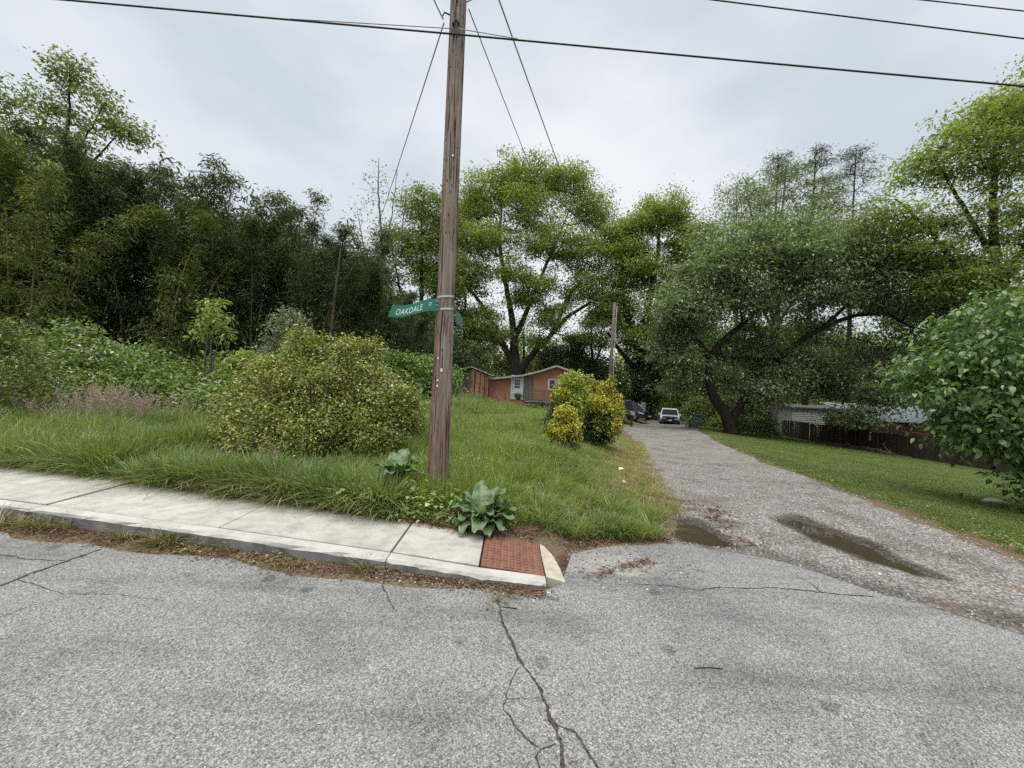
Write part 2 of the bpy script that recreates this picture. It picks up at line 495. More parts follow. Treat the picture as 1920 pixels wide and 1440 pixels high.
c = t.mix(c, t.mix(c, (0.55, 0.55, 0.57), 1.0, 'MULTIPLY'), t.ramp(st, [(0.48, 0.0), (0.7, 0.8)]))
sp = t.vor(2.6, t.n('VectorMath', {0: P, 1: t.n('VectorMath', {0: t.n('TexNoise', {'Vector': P, 'Scale': 9.0, 'Detail': 3.0}).outputs['Color'], 1: (.12, .12, .0)}, operation='MULTIPLY').outputs[0]}, operation='ADD').outputs[0])
c = t.mix(c, t.mix(c, (0.5, 0.5, 0.5), 1.0, 'MULTIPLY'), t.math('MULTIPLY', t.ramp(sp, [(0.11, 1.0), (0.17, 0.0)]), t.ramp(t.noise(2.3, 2, 0.5, P), [(0.42, 0.0), (0.5, 0.75)])))
# tyre-worn streaks along the road
strk = t.noise(1.0, 4, 0.6, t.n('Mapping', {'Vector': P, 'Scale': (0.35, 3.2, 1), 'Rotation': (0, 0, R(10))}).outputs[0])
c = t.mix(c, t.mix(c, (0.62, 0.62, 0.63), 1.0, 'MULTIPLY'), t.ramp(strk, [(0.5, 0.0), (0.72, 0.8)]))
# pale sand washed onto the apron beside the kerb end
dv = t.n('VectorMath', {0: P, 1: (0.93, 3.42, 0.0)}, operation='SUBTRACT').outputs[0]
dl = t.n('VectorMath', {0: t.n('Mapping', {'Vector': dv, 'Scale': (1.5, 2.4, 1), 'Rotation': (0, 0, R(-12))}).outputs[0]}, operation='LENGTH').outputs['Value']
sand_f = t.ramp(t.math('ADD', dl, t.math('MULTIPLY', t.noise(5, 5, 0.65, P), 0.8)), [(0.75, 1.0), (1.5, 0.0)])
c = t.mix(c, t.mix((0.3, 0.285, 0.25), (0.46, 0.44, 0.39), t.noise(60, 3, 0.6, P)), t.math('MULTIPLY', sand_f, t.ramp(t.noise(18, 4, 0.7, P), [(0.35, 0.1), (0.6, 0.85)])))
c = t.mix(c, t.mix(c, (0.97, 0.97, 0.965), 1.0, 'MULTIPLY'), 1.0)
m_road = t.done(t.bsdf(c, 0.85, t.bump(t.math('ADD', vv, v1d), 0.55, 0.006), spec=0.25))
rme.materials.append(m_road)
road = tag(obj('road', rme), kind='structure')

t = NT('crack')
m_crack = t.done(t.bsdf(t.ramp(t.noise(60, 3), [(0.3, (0.02, 0.019, 0.017)), (0.7, (0.11, 0.1, 0.085))]), 0.95, spec=0.05))


def crack(pts, w0, w1, seed):
    rr = random.Random(seed)
    P = []
    for (a, b) in zip(pts[:-1], pts[1:]):
        k = max(2, int(math.dist(a, b) / 0.022))
        P += [(a[0] + (b[0]-a[0])*q/k, a[1] + (b[1]-a[1])*q/k) for q in range(k)]
    P.append(pts[-1])
    V, F = [], []
    jx = jy = 0
    for q, (x, y) in enumerate(P):
        jx = jx*0.7 + rr.uniform(-.007, .007); jy = jy*0.7 + rr.uniform(-.005, .005)
        a = P[max(0, q-1)]; b = P[min(len(P)-1, q+1)]
        d = Vector((b[0]-a[0], b[1]-a[1])); d.normalize()
        f = q / (len(P)-1)
        w = (w0*(1-f) + w1*f) * rr.uniform(.35, 1.35) * 0.42
        V += [(x+jx - d.y*w, y+jy + d.x*w, 0.0155), (x+jx + d.y*w, y+jy - d.x*w, 0.0155)]
        if q: F.append((2*q-2, 2*q-1, 2*q+1, 2*q))
    o = MB().add(V, F).build('crack', m_crack, road)
    return o


CR = [
 ([(-0.09,3.06),(-0.03,2.79),(0.0,2.57),(0.05,2.36),(0.11,2.18),(0.17,2.07),(0.22,1.97),(0.23,1.83),(0.26,1.76),(0.26,1.65),(0.27,1.57),(0.3,1.3)], .018, .022, 1),
 ([(0.1,2.13),(0.05,2.01),(0.04,1.91),(0.02,1.85),(0.07,1.77),(0.12,1.7),(0.17,1.66)], .006, .008, 2),
 ([(0.26,1.78),(0.34,1.74),(0.38,1.66),(0.4,1.57),(0.42,1.4)], .011, .008, 3),
 ([(0.25,1.69),(0.19,1.66),(0.16,1.62),(0.17,1.56)], .007, .012, 4),
 ([(0.04,1.91),(0.13,1.92),(0.21,1.93)], .003, .003, 5),
 ([(-0.93,3.13),(-0.88,2.97),(-0.85,2.87),(-0.74,2.7),(-0.69,2.63)], .013, .005, 6),
 ([(-3.27,3.29),(-3.29,3.15),(-3.32,2.99),(-3.34,2.84),(-3.34,2.69),(-3.4,2.4)], .03, .02, 7),
 ([(-4.6,3.2),(-3.89,3.13),(-3.61,3.07),(-3.34,3.07)], .012, .008, 8),
 ([(-3.33,2.78),(-3.11,2.72),(-2.84,2.63),(-2.52,2.65),(-2.16,2.6)], .008, .003, 9),
 ([(-2.93,2.3),(-2.89,2.5)], .006, .004, 10),
 ([(1.0,3.1),(1.29,3.09),(1.47,3.04),(1.67,3.12),(1.86,3.1),(2.09,3.14),(2.43,3.09),(2.8,3.06)], .006, .015, 11),
 ([(2.43,3.09),(2.46,3.25),(2.44,3.4)], .012, .006, 12),
]
for pts, w0, w1, s in CR: crack(pts, w0, w1, s)

# ------------------------------------------------------------------ sidewalk
t = NT('concrete')
P = t.n('NewGeometry').outputs['Position']
n1 = t.noise(1.6, 6, 0.62, P, 0.3); n2 = t.noise(90, 3, 0.6, P); n3 = t.noise(7, 5, 0.6, P)
c = t.mix((0.36, 0.34, 0.30), (0.50, 0.485, 0.44), t.ramp(n1, [(0.3, 0.0), (0.62, 1.0)]))
c = t.mix(c, t.mix(c, (0.72, 0.7, 0.66), 1.0, 'MULTIPLY'), t.ramp(n3, [(0.46, 0.0), (0.7, 0.9)]))
c = t.mix(c, t.mix(c, (0.82, 0.82, 0.8), 1.0, 'MULTIPLY'), t.ramp(n2, [(0.5, 0.0), (0.62, 1.0)]))
pit = t.ramp(t.vor(28, P), [(0.05, 1.0), (0.1, 0.0)])
c = t.mix(c, (0.2, 0.19, 0.17), t.math('MULTIPLY', pit, t.ramp(n3, [(0.45, 0.0), (0.55, 0.5)])))
m_conc = t.done(t.bsdf(c, 0.88, t.bump(t.math('ADD', n2, n3), 0.25, 0.006), spec=0.2))
t = NT('kerb_concrete')
P = t.n('NewGeometry').outputs['Position']
n1 = t.noise(5, 6, 0.65, P); n2 = t.noise(70, 3, 0.6, P)
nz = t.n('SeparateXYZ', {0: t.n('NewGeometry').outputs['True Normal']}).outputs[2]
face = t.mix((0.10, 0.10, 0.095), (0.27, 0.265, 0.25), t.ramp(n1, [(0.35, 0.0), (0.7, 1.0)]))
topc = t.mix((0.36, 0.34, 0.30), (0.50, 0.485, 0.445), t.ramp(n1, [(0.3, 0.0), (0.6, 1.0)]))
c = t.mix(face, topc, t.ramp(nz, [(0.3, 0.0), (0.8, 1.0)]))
m_kerb = t.done(t.bsdf(c, 0.9, t.bump(t.math('ADD', n2, n1), 0.4, 0.008), spec=0.15))

walk = tag(bpy.data.objects.new('sidewalk', None), kind='structure')
link(walk)
xs = [-17.0, -14.9, -12.8, -10.7, -8.6, -6.5, -4.46, -2.53, -0.92, -0.19]


def topz(x): return float(np.interp(x, [-5, -2.5, -0.95, -0.19, 0.32, 0.47], [0.14, 0.125, 0.10, 0.07, 0.045, 0.024]))


rr = random.Random(5)
for a, b in zip(xs[:-1], xs[1:]):
    g = 0.009
    dz = rr.uniform(-0.006, 0.006)
    a_, b_ = a + g, b - g
    if b == -0.19: dz = 0
    fl, fr = float(kerb_y(a_)) + 0.152, float(kerb_y(b_)) + 0.152
    bl, br = float(back_y(a_)) + 0.14, float(back_y(b_)) + 0.14
    q = [(a_, fl), (b_, fr), (b_, br), (a_, bl)]
    if b == -0.19:
        q = [(a_, fl), (b_, 3.175), (b_, 3.80), (a_, bl)]
    m = MB().prism([(x, y, -0.02) for x, y in q], [(x, y, topz(x) + dz) for x, y in q])
    m.build('slab', m_conc, walk, bevel=0.007)
kx = [-17.0, -12.8, -8.6, -4.46, -0.92, 0.32]
for a, b in zip(kx[:-1], kx[1:]):
    N = 26
    V = []; F = []
    for k in range(N + 1):
        x = a + 0.004 + (b - a - 0.008) * k / N
        z = topz(x) - 0.004
        y0 = float(kerb_y(x)) + (0.11 * max(0, (x + 0.2)) if x > -0.2 else 0)
        y1 = float(kerb_y(x)) + 0.138 + (0.10 * max(0, (x + 0.2)) if x > -0.2 else 0)
        ch = 0.018 + max(0, rr.gauss(0, 0.006))
        V += [(x, y0 + rr.gauss(0, .002), -0.05), (x, y0 + 0.006 + rr.gauss(0, .003), z - ch), (x, y0 + 0.026 + rr.gauss(0, .004), z), (x, y1, z), (x, y1, -0.05)]
        if k:
            o5 = 5 * k
            F += [(o5-5+j, o5+j, o5+j+1, o5-5+j+1) for j in range(4)]
    F += [(0, 1, 2, 3, 4), tuple(5*N + j for j in (4, 3, 2, 1, 0))]
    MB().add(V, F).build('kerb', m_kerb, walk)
q = [(0.325, 3.095), (0.47, 3.06), (0.455, 3.28), (0.43, 3.45), (0.41, 3.54), (0.36, 3.68), (0.318, 3.73), (0.315, 3.5)]
t = NT('concrete_stained')
P = t.n('NewGeometry').outputs['Position']
n1 = t.noise(9, 5, 0.6, P)
m_cream = t.done(t.bsdf(t.mix((0.36, 0.30, 0.21), (0.48, 0.45, 0.38), t.ramp(n1, [(0.35, 0.0), (0.6, 1.0)])), 0.88, t.bump(t.noise(70, 3, 0.6, P), 0.3, 0.006)))
o = MB().prism([(x, y, -0.04) for x, y in q], [(x, y, topz(x)) for x, y in q]).build('end_slab', m_cream, walk, bevel=0.006)
# tactile panel with domes
t = NT('tactile')
P = t.n('NewGeometry').outputs['Position']
n1 = t.noise(12, 5, 0.65, P); n2 = t.noise(120, 3, 0.6, P)
c = t.mix((0.15, 0.07, 0.048), (0.25, 0.125, 0.09), t.ramp(n1, [(0.3, 0.0), (0.7, 1.0)]))
c = t.mix(c, (0.42, 0.33, 0.27), t.ramp(n2, [(0.6, 0.0), (0.75, 0.5)]))
m_tac = t.done(t.bsdf(c, 0.85, t.bump(n2, 0.25, 0.004), spec=0.2))
tac = tag(bpy.data.objects.new('tactile_paving', None), 'brick-red tactile paving panel with raised domes at the end of the sidewalk', 'tactile paving')
link(tac)
ty = lambda x, v: (3.172 - 0.14 * (x + 0.19)) * (1 - v) + (3.84 - 0.2 * (x + 0.19)) * v
q = [(-0.183, ty(-.183, 0)), (0.311, ty(.311, 0)), (0.306, ty(.306, 1)), (-0.183, ty(-.183, 1))]
MB().prism([(x, y, -0.03) for x, y in q], [(x, y, topz(x) + 0.004) for x, y in q]).build('panel', m_tac, tac, bevel=0.004)
parts = []
for iu in range(9):
    for iv in range(12):
        x = -0.155 + iu * 0.0545; v = 0.05 + iv * 0.082
        y = ty(x, v); z = topz(x) + 0.003
        a = np.linspace(0, 2*PI, 10, endpoint=False)
        ring = lambda r, h: np.stack([x + r*np.cos(a), y + r*np.sin(a), np.full(10, z + h)], 1)
        V = np.concatenate([ring(.019, 0), ring(.016, .010), ring(.009, .014)])
        j = np.arange(10); k = (j+1) % 10
        F = np.concatenate([np.stack([j, k, k+10, j+10], 1), np.stack([j+10, k+10, k+20, j+20], 1)])
        parts.append((V, F)); parts.append((ring(.009, .014), np.arange(10)[None, :]))
V, F = join_parts(parts)
o = obj('domes', mesh_np('domes', V, F, m_tac), tac); o['kind'] = 'stuff'

# ------------------------------------------------------------------ gravel drive with puddles
PUD = [[(1.76,4.44),(1.98,4.69),(2.2,4.76),(2.27,4.47),(2.27,3.99),(2.01,3.99),(1.80,4.07)],
       [(3.29,4.9),(3.61,5.08),(3.71,4.77),(3.79,4.29),(3.74,3.85),(3.78,3.50),(3.60,3.55),(3.41,3.82),(3.3,4.24)]]


def poly_dist(x, y, poly):
    """signed distance, positive inside"""
    x = np.asarray(x); y = np.asarray(y)
    d = np.full(x.shape, 1e9); ins = np.zeros(x.shape, bool)
    n = len(poly)
    for a in range(n):
        x0, y0 = poly[a]; x1, y1 = poly[(a+1) % n]
        ex, ey = x1-x0, y1-y0
        tt = np.clip(((x-x0)*ex + (y-y0)*ey) / (ex*ex+ey*ey), 0, 1)
        d = np.minimum(d, np.hypot(x-x0-tt*ex, y-y0-tt*ey))
        cond = (y0 > y) != (y1 > y)
        with np.errstate(divide='ignore', invalid='ignore'):
            ins ^= cond & (x < (x1-x0)*(y-y0)/(y1-y0) + x0)
    return np.where(ins, d, -d)


def drive_z(x, y):
    z = terrain(x, y) + 0.022
    z = np.where(y < 6.5, 0.0, z) * 1.0
    w = sstep((y - 5.2) / 2.5)
    z = z * w + (0.004 - 0.05*np.clip(y-5.5, 0, 40)) * (1 - w)
    z = z + 0.006 * vnoise(x, y, 4.0, 2) + 0.003 * vnoise(x, y, 15.0, 4)
    # wheel ruts
    cx = (Ledge(y) + Redge(y)) / 2
    z = z - 0.012 * np.exp(-((x - cx - 0.8) / 0.25)**2) - 0.012 * np.exp(-((x - cx + 0.75) / 0.25)**2)
    for p in PUD:
        s = poly_dist(x, y, p) + 0.03 * vnoise(x, y, 14, 5) + 0.02 * vnoise(x, y, 31, 6)
        z = z - 0.055 * sstep((s + 0.10) / 0.3)
    return z


ys = np.concatenate([np.arange(-7, 1.6, 0.4), np.arange(1.6, 9, 0.045), np.arange(9, 45, 0.2)])
nc = 110
Y2 = np.repeat(ys[:, None], nc, 1)
l = Ledge(ys) - 0.12 + 0.1 * vnoise(ys*0+1, ys, 3.0, 7) + 0.05 * vnoise(ys*0+1, ys, 9.0, 8)
r_ = Redge(ys) + 0.1 + 0.1 * vnoise(ys*0+5, ys, 2.6, 9) + 0.05 * vnoise(ys*0+5, ys, 8.0, 3)
# the drive widens into a parking area beside the house
l = l - 1.6 * np.exp(-((ys - 27.5) / 1.8)**2)
u = np.linspace(0, 1, nc)[None, :]
X2 = l[:, None] * (1-u) + r_[:, None] * u
Z2 = drive_z(X2, Y2)
edge = np.minimum(u, 1-u) * (r_ - l)[:, None]
Z2 = np.where(edge < 0.25, np.minimum(Z2, terrain(X2, Y2) + 0.02) * 1.0 - 0.05 * (1 - sstep(edge / 0.16)), Z2)
i = (np.arange(len(ys)-1)[:, None]*nc + np.arange(nc-1)[None, :]).ravel()
F = np.stack([i, i+1, i+nc+1, i+nc], 1)
t = NT('gravel')
P = t.n('NewGeometry').outputs['Position']
va = t.n('SeparateColor', {0: t.vor(48.0, P, out='Color')}).outputs[0]; vd = t.vor(48.0, P)
vb = t.n('SeparateColor', {0: t.vor(95.0, P, out='Color')}).outputs[1]
c = t.mix(t.ramp(va, [(0.0, (0.10, 0.095, 0.09)), (0.4, (0.24, 0.235, 0.225)), (0.8, (0.38, 0.37, 0.355)), (1.0, (0.58, 0.57, 0.55))]),
          t.ramp(vb, [(0.0, (0.12, 0.11, 0.1)), (0.6, (0.3, 0.29, 0.27)), (1.0, (0.5, 0.48, 0.45))]), 0.45)
c = t.mix(c, t.mix(c, (0.35, 0.33, 0.31), 1.0, 'MULTIPLY'), t.ramp(vd, [(0.35, 0.0), (0.8, 0.8)]))
n1 = t.noise(1.3, 6, 0.65, P, 0.3)
c = t.mix(c, t.mix(c, (0.5, 0.45, 0.4), 1.0, 'MULTIPLY'), t.ramp(n1, [(0.46, 0.0), (0.68, 0.85)]))
n2 = t.noise(2.2, 5, 0.7, P)
c = t.mix(c, (0.2, 0.115, 0.06), t.math('MULTIPLY', t.ramp(n2, [(0.55, 0.0), (0.7, 0.65)]), t.ramp(va, [(0.3, 1.0), (0.6, 0.2)])))
wet = t.attr('wet')
c = t.mix(c, t.mix(c, (0.34, 0.3, 0.26), 1.0, 'MULTIPLY'), wet)
rgh = t.math('SUBTRACT', 0.92, t.math('MULTIPLY', wet, 0.55))
c = t.mix(c, t.mix(c, (1.0, 0.99, 0.965), 1.0, 'MULTIPLY'), 1.0)
m_grav = t.done(t.bsdf(c, rgh, t.bump(t.math('ADD', va, t.math('MULTIPLY', vd, -1.0)), 0.7, 0.012), spec=0.25))
dme = mesh_np('gravel_drive', np.stack([X2, Y2, Z2], -1).reshape(-1, 3), F, m_grav, True)
wetv = np.zeros(X2.size)
for p in PUD:
    s = poly_dist(X2.ravel(), Y2.ravel(), p) + 0.04 * vnoise(X2.ravel(), Y2.ravel(), 11, 9)
    wetv = np.maximum(wetv, sstep((s + 0.14) / 0.12))
ad = Y2.ravel() - apron_y(X2.ravel())
wetv = np.maximum(wetv, 0.85 * (1 - sstep((ad - 0.2) / 0.4)) * (X2.ravel() > 1.9) * (X2.ravel() < 4.6) * (0.6 + 0.4 * vnoise(X2.ravel(), Y2.ravel(), 5, 2)))
at = dme.attributes.new('wet', 'FLOAT', 'POINT'); at.data.foreach_set('value', np.clip(wetv, 0, 1).astype(np.float32))
tag(obj('gravel_drive', dme), kind='structure')

t = NT('puddle_water')
w_n = t.noise(6, 2, 0.5)
p = t.bsdf((0.05, 0.039, 0.025), 0.03, t.bump(w_n, 0.02, 0.01), spec=0.5, **{'IOR': 1.33})
m_wat = t.done(p)
for p, lab in zip(PUD, ('round muddy puddle at the left edge of the gravel drive', 'long narrow muddy puddle in the wheel rut of the gravel drive')):
    cx = sum(a for a, b in p)/len(p); cy = sum(b for a, b in p)/len(p)
    V = [(cx + (a-cx)*1.0 + (0.09 if a > cx else -0.09), cy + (b-cy)*1.04 + (0.06 if b > cy else -0.06), -0.0235) for a, b in p]
    o = MB().add(V, [tuple(range(len(V)))[::-1]]).build('puddle', m_wat)
    tag(o, lab, 'puddle')

# ------------------------------------------------------------------ scatter by geometry nodes (uncountable stuff)
def scatter(name, label, cat, pts, rot, scl, idx, protos, mats):
    me = bpy.data.meshes.new(name)
    n = len(pts)
    me.vertices.add(n); me.vertices.foreach_set('co', np.asarray(pts, np.float32).ravel())
    for an, ty_, arr in (('rot', 'FLOAT_VECTOR', rot), ('scl', 'FLOAT_VECTOR', scl)):
        a_ = me.attributes.new(an, ty_, 'POINT'); a_.data.foreach_set('vector', np.asarray(arr, np.float32).ravel())
    a_ = me.attributes.new('idx', 'INT', 'POINT'); a_.data.foreach_set('value', np.asarray(idx, np.int32))
    me.update()
    o = obj(name, me)
    for mm in dict.fromkeys(mats): me.materials.append(mm)
    col = bpy.data.collections.new(name + '_kinds')
    for k, pm in enumerate(protos):
        po = bpy.data.objects.new('%02d_%s' % (k, name), pm)
        col.objects.link(po)
    ng = bpy.data.node_groups.new(name, 'GeometryNodeTree')
    ng.interface.new_socket('Geometry', in_out='INPUT', socket_type='NodeSocketGeometry')
    ng.interface.new_socket('Geometry', in_out='OUTPUT', socket_type='NodeSocketGeometry')
    N = ng.nodes; Lk = ng.links
    gi = N.new('NodeGroupInput'); go = N.new('NodeGroupOutput')
    ci = N.new('GeometryNodeCollectionInfo'); ci.inputs['Collection'].default_value = col
    ci.inputs['Separate Children'].default_value = True; ci.inputs['Reset Children'].default_value = True
    ip = N.new('GeometryNodeInstanceOnPoints'); ip.inputs['Pick Instance'].default_value = True
    def na(nm, dt):
        q = N.new('GeometryNodeInputNamedAttribute'); q.data_type = dt; q.inputs['Name'].default_value = nm
        return [s_ for s_ in q.outputs if s_.enabled and s_.name == 'Attribute'][0]
    e2r = N.new('FunctionNodeEulerToRotation')
    Lk.new(na('rot', 'FLOAT_VECTOR'), e2r.inputs[0])
    Lk.new(gi.outputs[0], ip.inputs['Points']); Lk.new(ci.outputs[0], ip.inputs['Instance'])
    Lk.new(na('idx', 'INT'), ip.inputs['Instance Index'])
    Lk.new(e2r.outputs[0], ip.inputs['Rotation'])
    Lk.new(na('scl', 'FLOAT_VECTOR'), ip.inputs['Scale'])
    Lk.new(ip.outputs[0], go.inputs[0])
    md = o.modifiers.new('scatter', 'NODES'); md.node_group = ng
    return tag(o, label, cat, kind='stuff')


def tuft(n, h, spread, width, bend, seed, mat, flop=0.0):
    r = np.random.default_rng(seed)
    a = r.uniform(0, 2*PI, n); rad = spread * np.sqrt(r.uniform(0, 1, n))
    b = np.stack([rad*np.cos(a), rad*np.sin(a), np.full(n, -0.01)], 1)
    a2 = a + r.normal(0, 0.9, n)
    out = np.stack([np.cos(a2), np.sin(a2), np.zeros(n)], 1)
    H = h * r.uniform(0.5, 1.15, n)[:, None]
    Bn = bend * r.uniform(0.25, 1.3, n)[:, None]
    side = np.stack([-np.sin(a2 + r.normal(0, .6, n)), np.cos(a2), r.normal(0, .2, n)], 1)
    side = unit(side)
    rows = []
    for tt, w in ((0, 1.0), (0.4, 0.9), (0.75, 0.6), (1.0, 0.0)):
        z = H * (tt - Bn * 0.45 * tt**2.4)
        x = H * Bn * 0.85 * tt**1.8
        c_ = b + out * x + np.array([[0, 0, 1.0]]) * z
        W = (width * r.uniform(.7, 1.3, n) * w * 0.5)[:, None]
        rows += [c_ + side*W, c_ - side*W] if w > 0 else [c_]
    V = np.stack(rows, 1).reshape(-1, 3)
    k = np.arange(n)[:, None] * 7
    F4 = np.concatenate([k + np.array([[0, 1, 3, 2]]), k + np.array([[2, 3, 5, 4]])])
    F3 = k + np.array([[4, 5, 6]])
    return mesh_np('tuft', V, [F4, F3], mat)


def seed_tuft(n, h, seed):
    r = np.random.default_rng(seed); parts = []
    for q in range(n):
        a = r.uniform(0, 2*PI); lean = r.uniform(.05, .35); hh = h*r.uniform(.7, 1.15)
        P_ = np.array([[r.normal(0, .05), r.normal(0, .05), 0]]) + np.array([[math.cos(a)*lean*hh*s_**2, math.sin(a)*lean*hh*s_**2, hh*s_] for s_ in (0, .4, .75, 1)])
        parts.append(tube_np(P_, np.array([.0022, .002, .0016, .001]), 3))
        m_ = 10
        tpos = r.uniform(.72, 1.0, m_)
        pos = P_[0] + np.stack([math.cos(a)*lean*hh*tpos**2, math.sin(a)*lean*hh*tpos**2, hh*tpos], 1)
        d_ = r.normal(0, 1, (m_, 3)); d_[:, 2] = abs(d_[:, 2]) + .4
        V, F = leaf_tris(pos, d_, r.normal(0, 1, (m_, 3)), np.full(m_, .035), np.full(m_, .008))
        parts.append((V, F))
    V, F = join_parts(parts)
    return mesh_np('seed_tuft', V, F, M['seed_head'])


def weed(n, h, leafl, seed, mat, spread=.08):
    """low broad-leaved herb"""
    r = np.random.default_rng(seed)
    pos = np.stack([r.normal(0, spread, n), r.normal(0, spread, n), r.uniform(.01, h, n)], 1)
    d_ = np.stack([pos[:, 0] + r.normal(0, .05, n), pos[:, 1] + r.normal(0, .05, n), r.uniform(-.02, .06, n)], 1)
    nn = np.stack([r.normal(0, .35, n), r.normal(0, .35, n), np.ones(n)], 1)
    V, F = leaf_fine(pos, d_, nn, leafl*r.uniform(.6, 1.3, n), leafl*r.uniform(.4, .75, n))
    return mesh_np('weed', V, F, mat)


def flower(seed, mat):
    r = np.random.default_rng(seed); parts = []
    for q in range(3):
        p0 = np.array([r.normal(0, .06), r.normal(0, .06), 0]); h = r.uniform(.28, .45)
        p1 = p0 + np.array([r.normal(0, .03), r.normal(0, .03), h])
        a = np.arange(5)*2*PI/5
        d_ = np.stack([np.cos(a), np.sin(a), np.full(5, .3)], 1)
        parts.append(leaf_tris(np.repeat(p1[None], 5, 0), d_, np.array([[0, 0, 1.]]*5), np.full(5, .011), np.full(5, .010)))
    V, F = join_parts(parts)
    return mesh_np('flower', V, F, mat)


def rnd_pts(n, x0, x1, y0, y1):
    return rng.uniform(x0, x1, n), rng.uniform(y0, y1, n)


def in_field(x, y, m=0.0):
    ok = (y > back_y(x) + 0.1 + m) & (x < Ledge(y) - 0.1 - 0.02*y*0 - m) & (x < 12)
    ok &= ~((x > -0.2) & (y < corner_y(x) + 0.12 + m))
    return ok


protos = [tuft(40, .54, .085, .0115, .95, 1, M['grass']), tuft(40, .48, .10, .0115, 1.2, 2, M['grass']), tuft(34, .62, .08, .010, .6, 3, M['grass']),
          tuft(40, .42, .11, .0105, .85, 4, M['grass_lime']), tuft(38, .5, .10, .0095, .55, 5, M['grass_lime']),
          tuft(30, .40, .10, .008, 1.25, 6, M['grass_dry']), seed_tuft(7, .75, 7), weed(26, .10, .036, 8, M['weed_leaf'], .09),
          weed(20, .24, .05, 9, M['weed_leaf'], .10), tuft(34, .16, .12, .006, 1.0, 10, M['grass_dry']), tuft(40, .14, .11, .005, .8, 11, M['grass_lime']),
          flower(12, M['petal']), flower(13, M['petal_white'])]
pm = [M['grass']]
X_, Y_, S_, I_ = [], [], [], []


def put(x, y, s_, i_):
    X_.append(x); Y_.append(y); S_.append(s_); I_.append(i_)


# density falls with distance, tufts grow wider
for (n, y0, y1, x0, x1, sc_) in ((9500, 3.4, 7.5, -10, 2.2, 1.0), (13000, 7, 13, -17, 4, 1.08), (15000, 12, 24, -26, 7, 1.25), (9000, 23, 44, -30, 11, 1.5)):
    x, y = rnd_pts(n, x0, x1, y0, y1)
    k = in_field(x, y, 0.02)
    # house and yard in front of it are short
    x, y = x[k], y[k]
    n = len(x)
    u = rng.uniform(0, 1, n)
    left = sstep((-1.0 - x + 0.1 * y) / 3.0)       # rank grass on the left, lighter meadow on the right
    i_ = np.where(u < 0.5, rng.integers(0, 3, n), rng.integers(3, 5, n))
    i_ = np.where(rng.uniform(0, 1, n) < left * 0.62, rng.integers(0, 3, n), i_)
    i_ = np.where((left < 0.5) & (rng.uniform(0, 1, n) < 0.5), rng.integers(3, 5, n), i_)
    v = rng.uniform(0, 1, n)
    i_ = np.where(v < 0.05 + .05 * np.clip(vnoise(x, y, 1.3, 8), 0, 1), 5, i_)
    i_ = np.where((v > 0.05) & (v < 0.05 + 0.006), 6, i_)
    i_ = np.where((v > 0.09) & (v < 0.12), 8, i_)
    # dry, pinkish seed heads in one patch on the left
    pk = np.exp(-(((x + 8.0) / .75)**2 + ((y - 8.3) / 0.7)**2))
    i_ = np.where(rng.uniform(0, 1, n) < pk * 0.4, 6, i_)
    s_ = sc_ * rng.uniform(0.65, 1.15, n) * np.clip(0.86 + 0.34 * vnoise(x, y, 0.9, 2) + 0.26 * vnoise(x, y, 2.7, 5), .35, 1.5) * (0.78 + 0.34 * left)
    dl = Ledge(y) - x
    near_dr = sstep(dl / (1.5 + 0.05*y))
    s_ *= 0.25 + 0.75 * near_dr
    i_ = np.where((near_dr < 0.75) & (rng.uniform(0, 1, n) < 0.6), rng.choice([3, 10, 9, 10, 1], n), i_)
    s_ = np.where(rng.uniform(0, 1, n) > 0.35 + near_dr * 1.3, 0.0, s_)
    s_ *= np.where((y > 27) & (x > -2), 0.28, 1.0)
    s_ *= np.clip(0.72 + 0.5 * (y - back_y(x)) / 0.8, 0.72, 1.0)
    near_edge = (y - back_y(x) < 0.3) & (x < 0.35)
    i_ = np.where(near_edge & (rng.uniform(0, 1, n) < 0.3), 5, i_)
    k = s_ > 0.02
    put(x[k], y[k], s_[k], i_[k])
# the overhanging fringe along the sidewalk: green blades with dry ones under them
x = rng.uniform(-14, -1.1, 1500); y = back_y(x) + 0.1 + np.abs(rng.normal(0, 0.16, 1500))
put(x, y, rng.uniform(.6, 1.05, 1500), np.where(rng.uniform(0, 1, 1500) < .35, 5, rng.choice([0, 1, 2], 1500)))
x = rng.uniform(-14, -0.2, 1000); y = back_y(x) + 0.07 + np.abs(rng.normal(0, 0.07, 1000))
put(x, y, rng.uniform(.4, .9, 1000), np.full(1000, 9))
# low weeds round the foot of the pole
x = rng.normal(-1.0, 0.42, 260); y = 4.15 + np.abs(rng.normal(0, 0.2, 260)) - 0.2*(x+.9)
k = (y > back_y(x) + 0.1) & (np.hypot(x + .8, y - 4.6) > .16)
put(x[k], y[k], rng.uniform(.6, 1.3, k.sum()), np.where(rng.uniform(0, 1, k.sum()) < .7, 7, 8))
# the thin edge at the right corner
x = rng.uniform(0.3, 1.75, 520); y = corner_y(x) + 0.05 + np.abs(rng.normal(0, .3, 520))
k = (x < Ledge(y) - .08) & (vnoise(x, y, 7, 3) > -.25)
put(x[k], y[k], rng.uniform(.3, .62, k.sum()), rng.choice([1, 3, 10, 10, 9, 0, 10], k.sum()))
y = rng.uniform(4.15, 15, 2600); x = Ledge(y) - rng.uniform(-.12, 1.0, 2600)**1.0 * (1 + .02*y)
k = (vnoise(x, y, 5, 4) > -.55) & (poly_dist(x, y, PUD[0]) < -.16)
put(x[k], y[k], rng.uniform(.45, .95, k.sum()) * (1 + .02*y[k]), rng.choice([9, 10, 10, 9, 10], k.sum()))
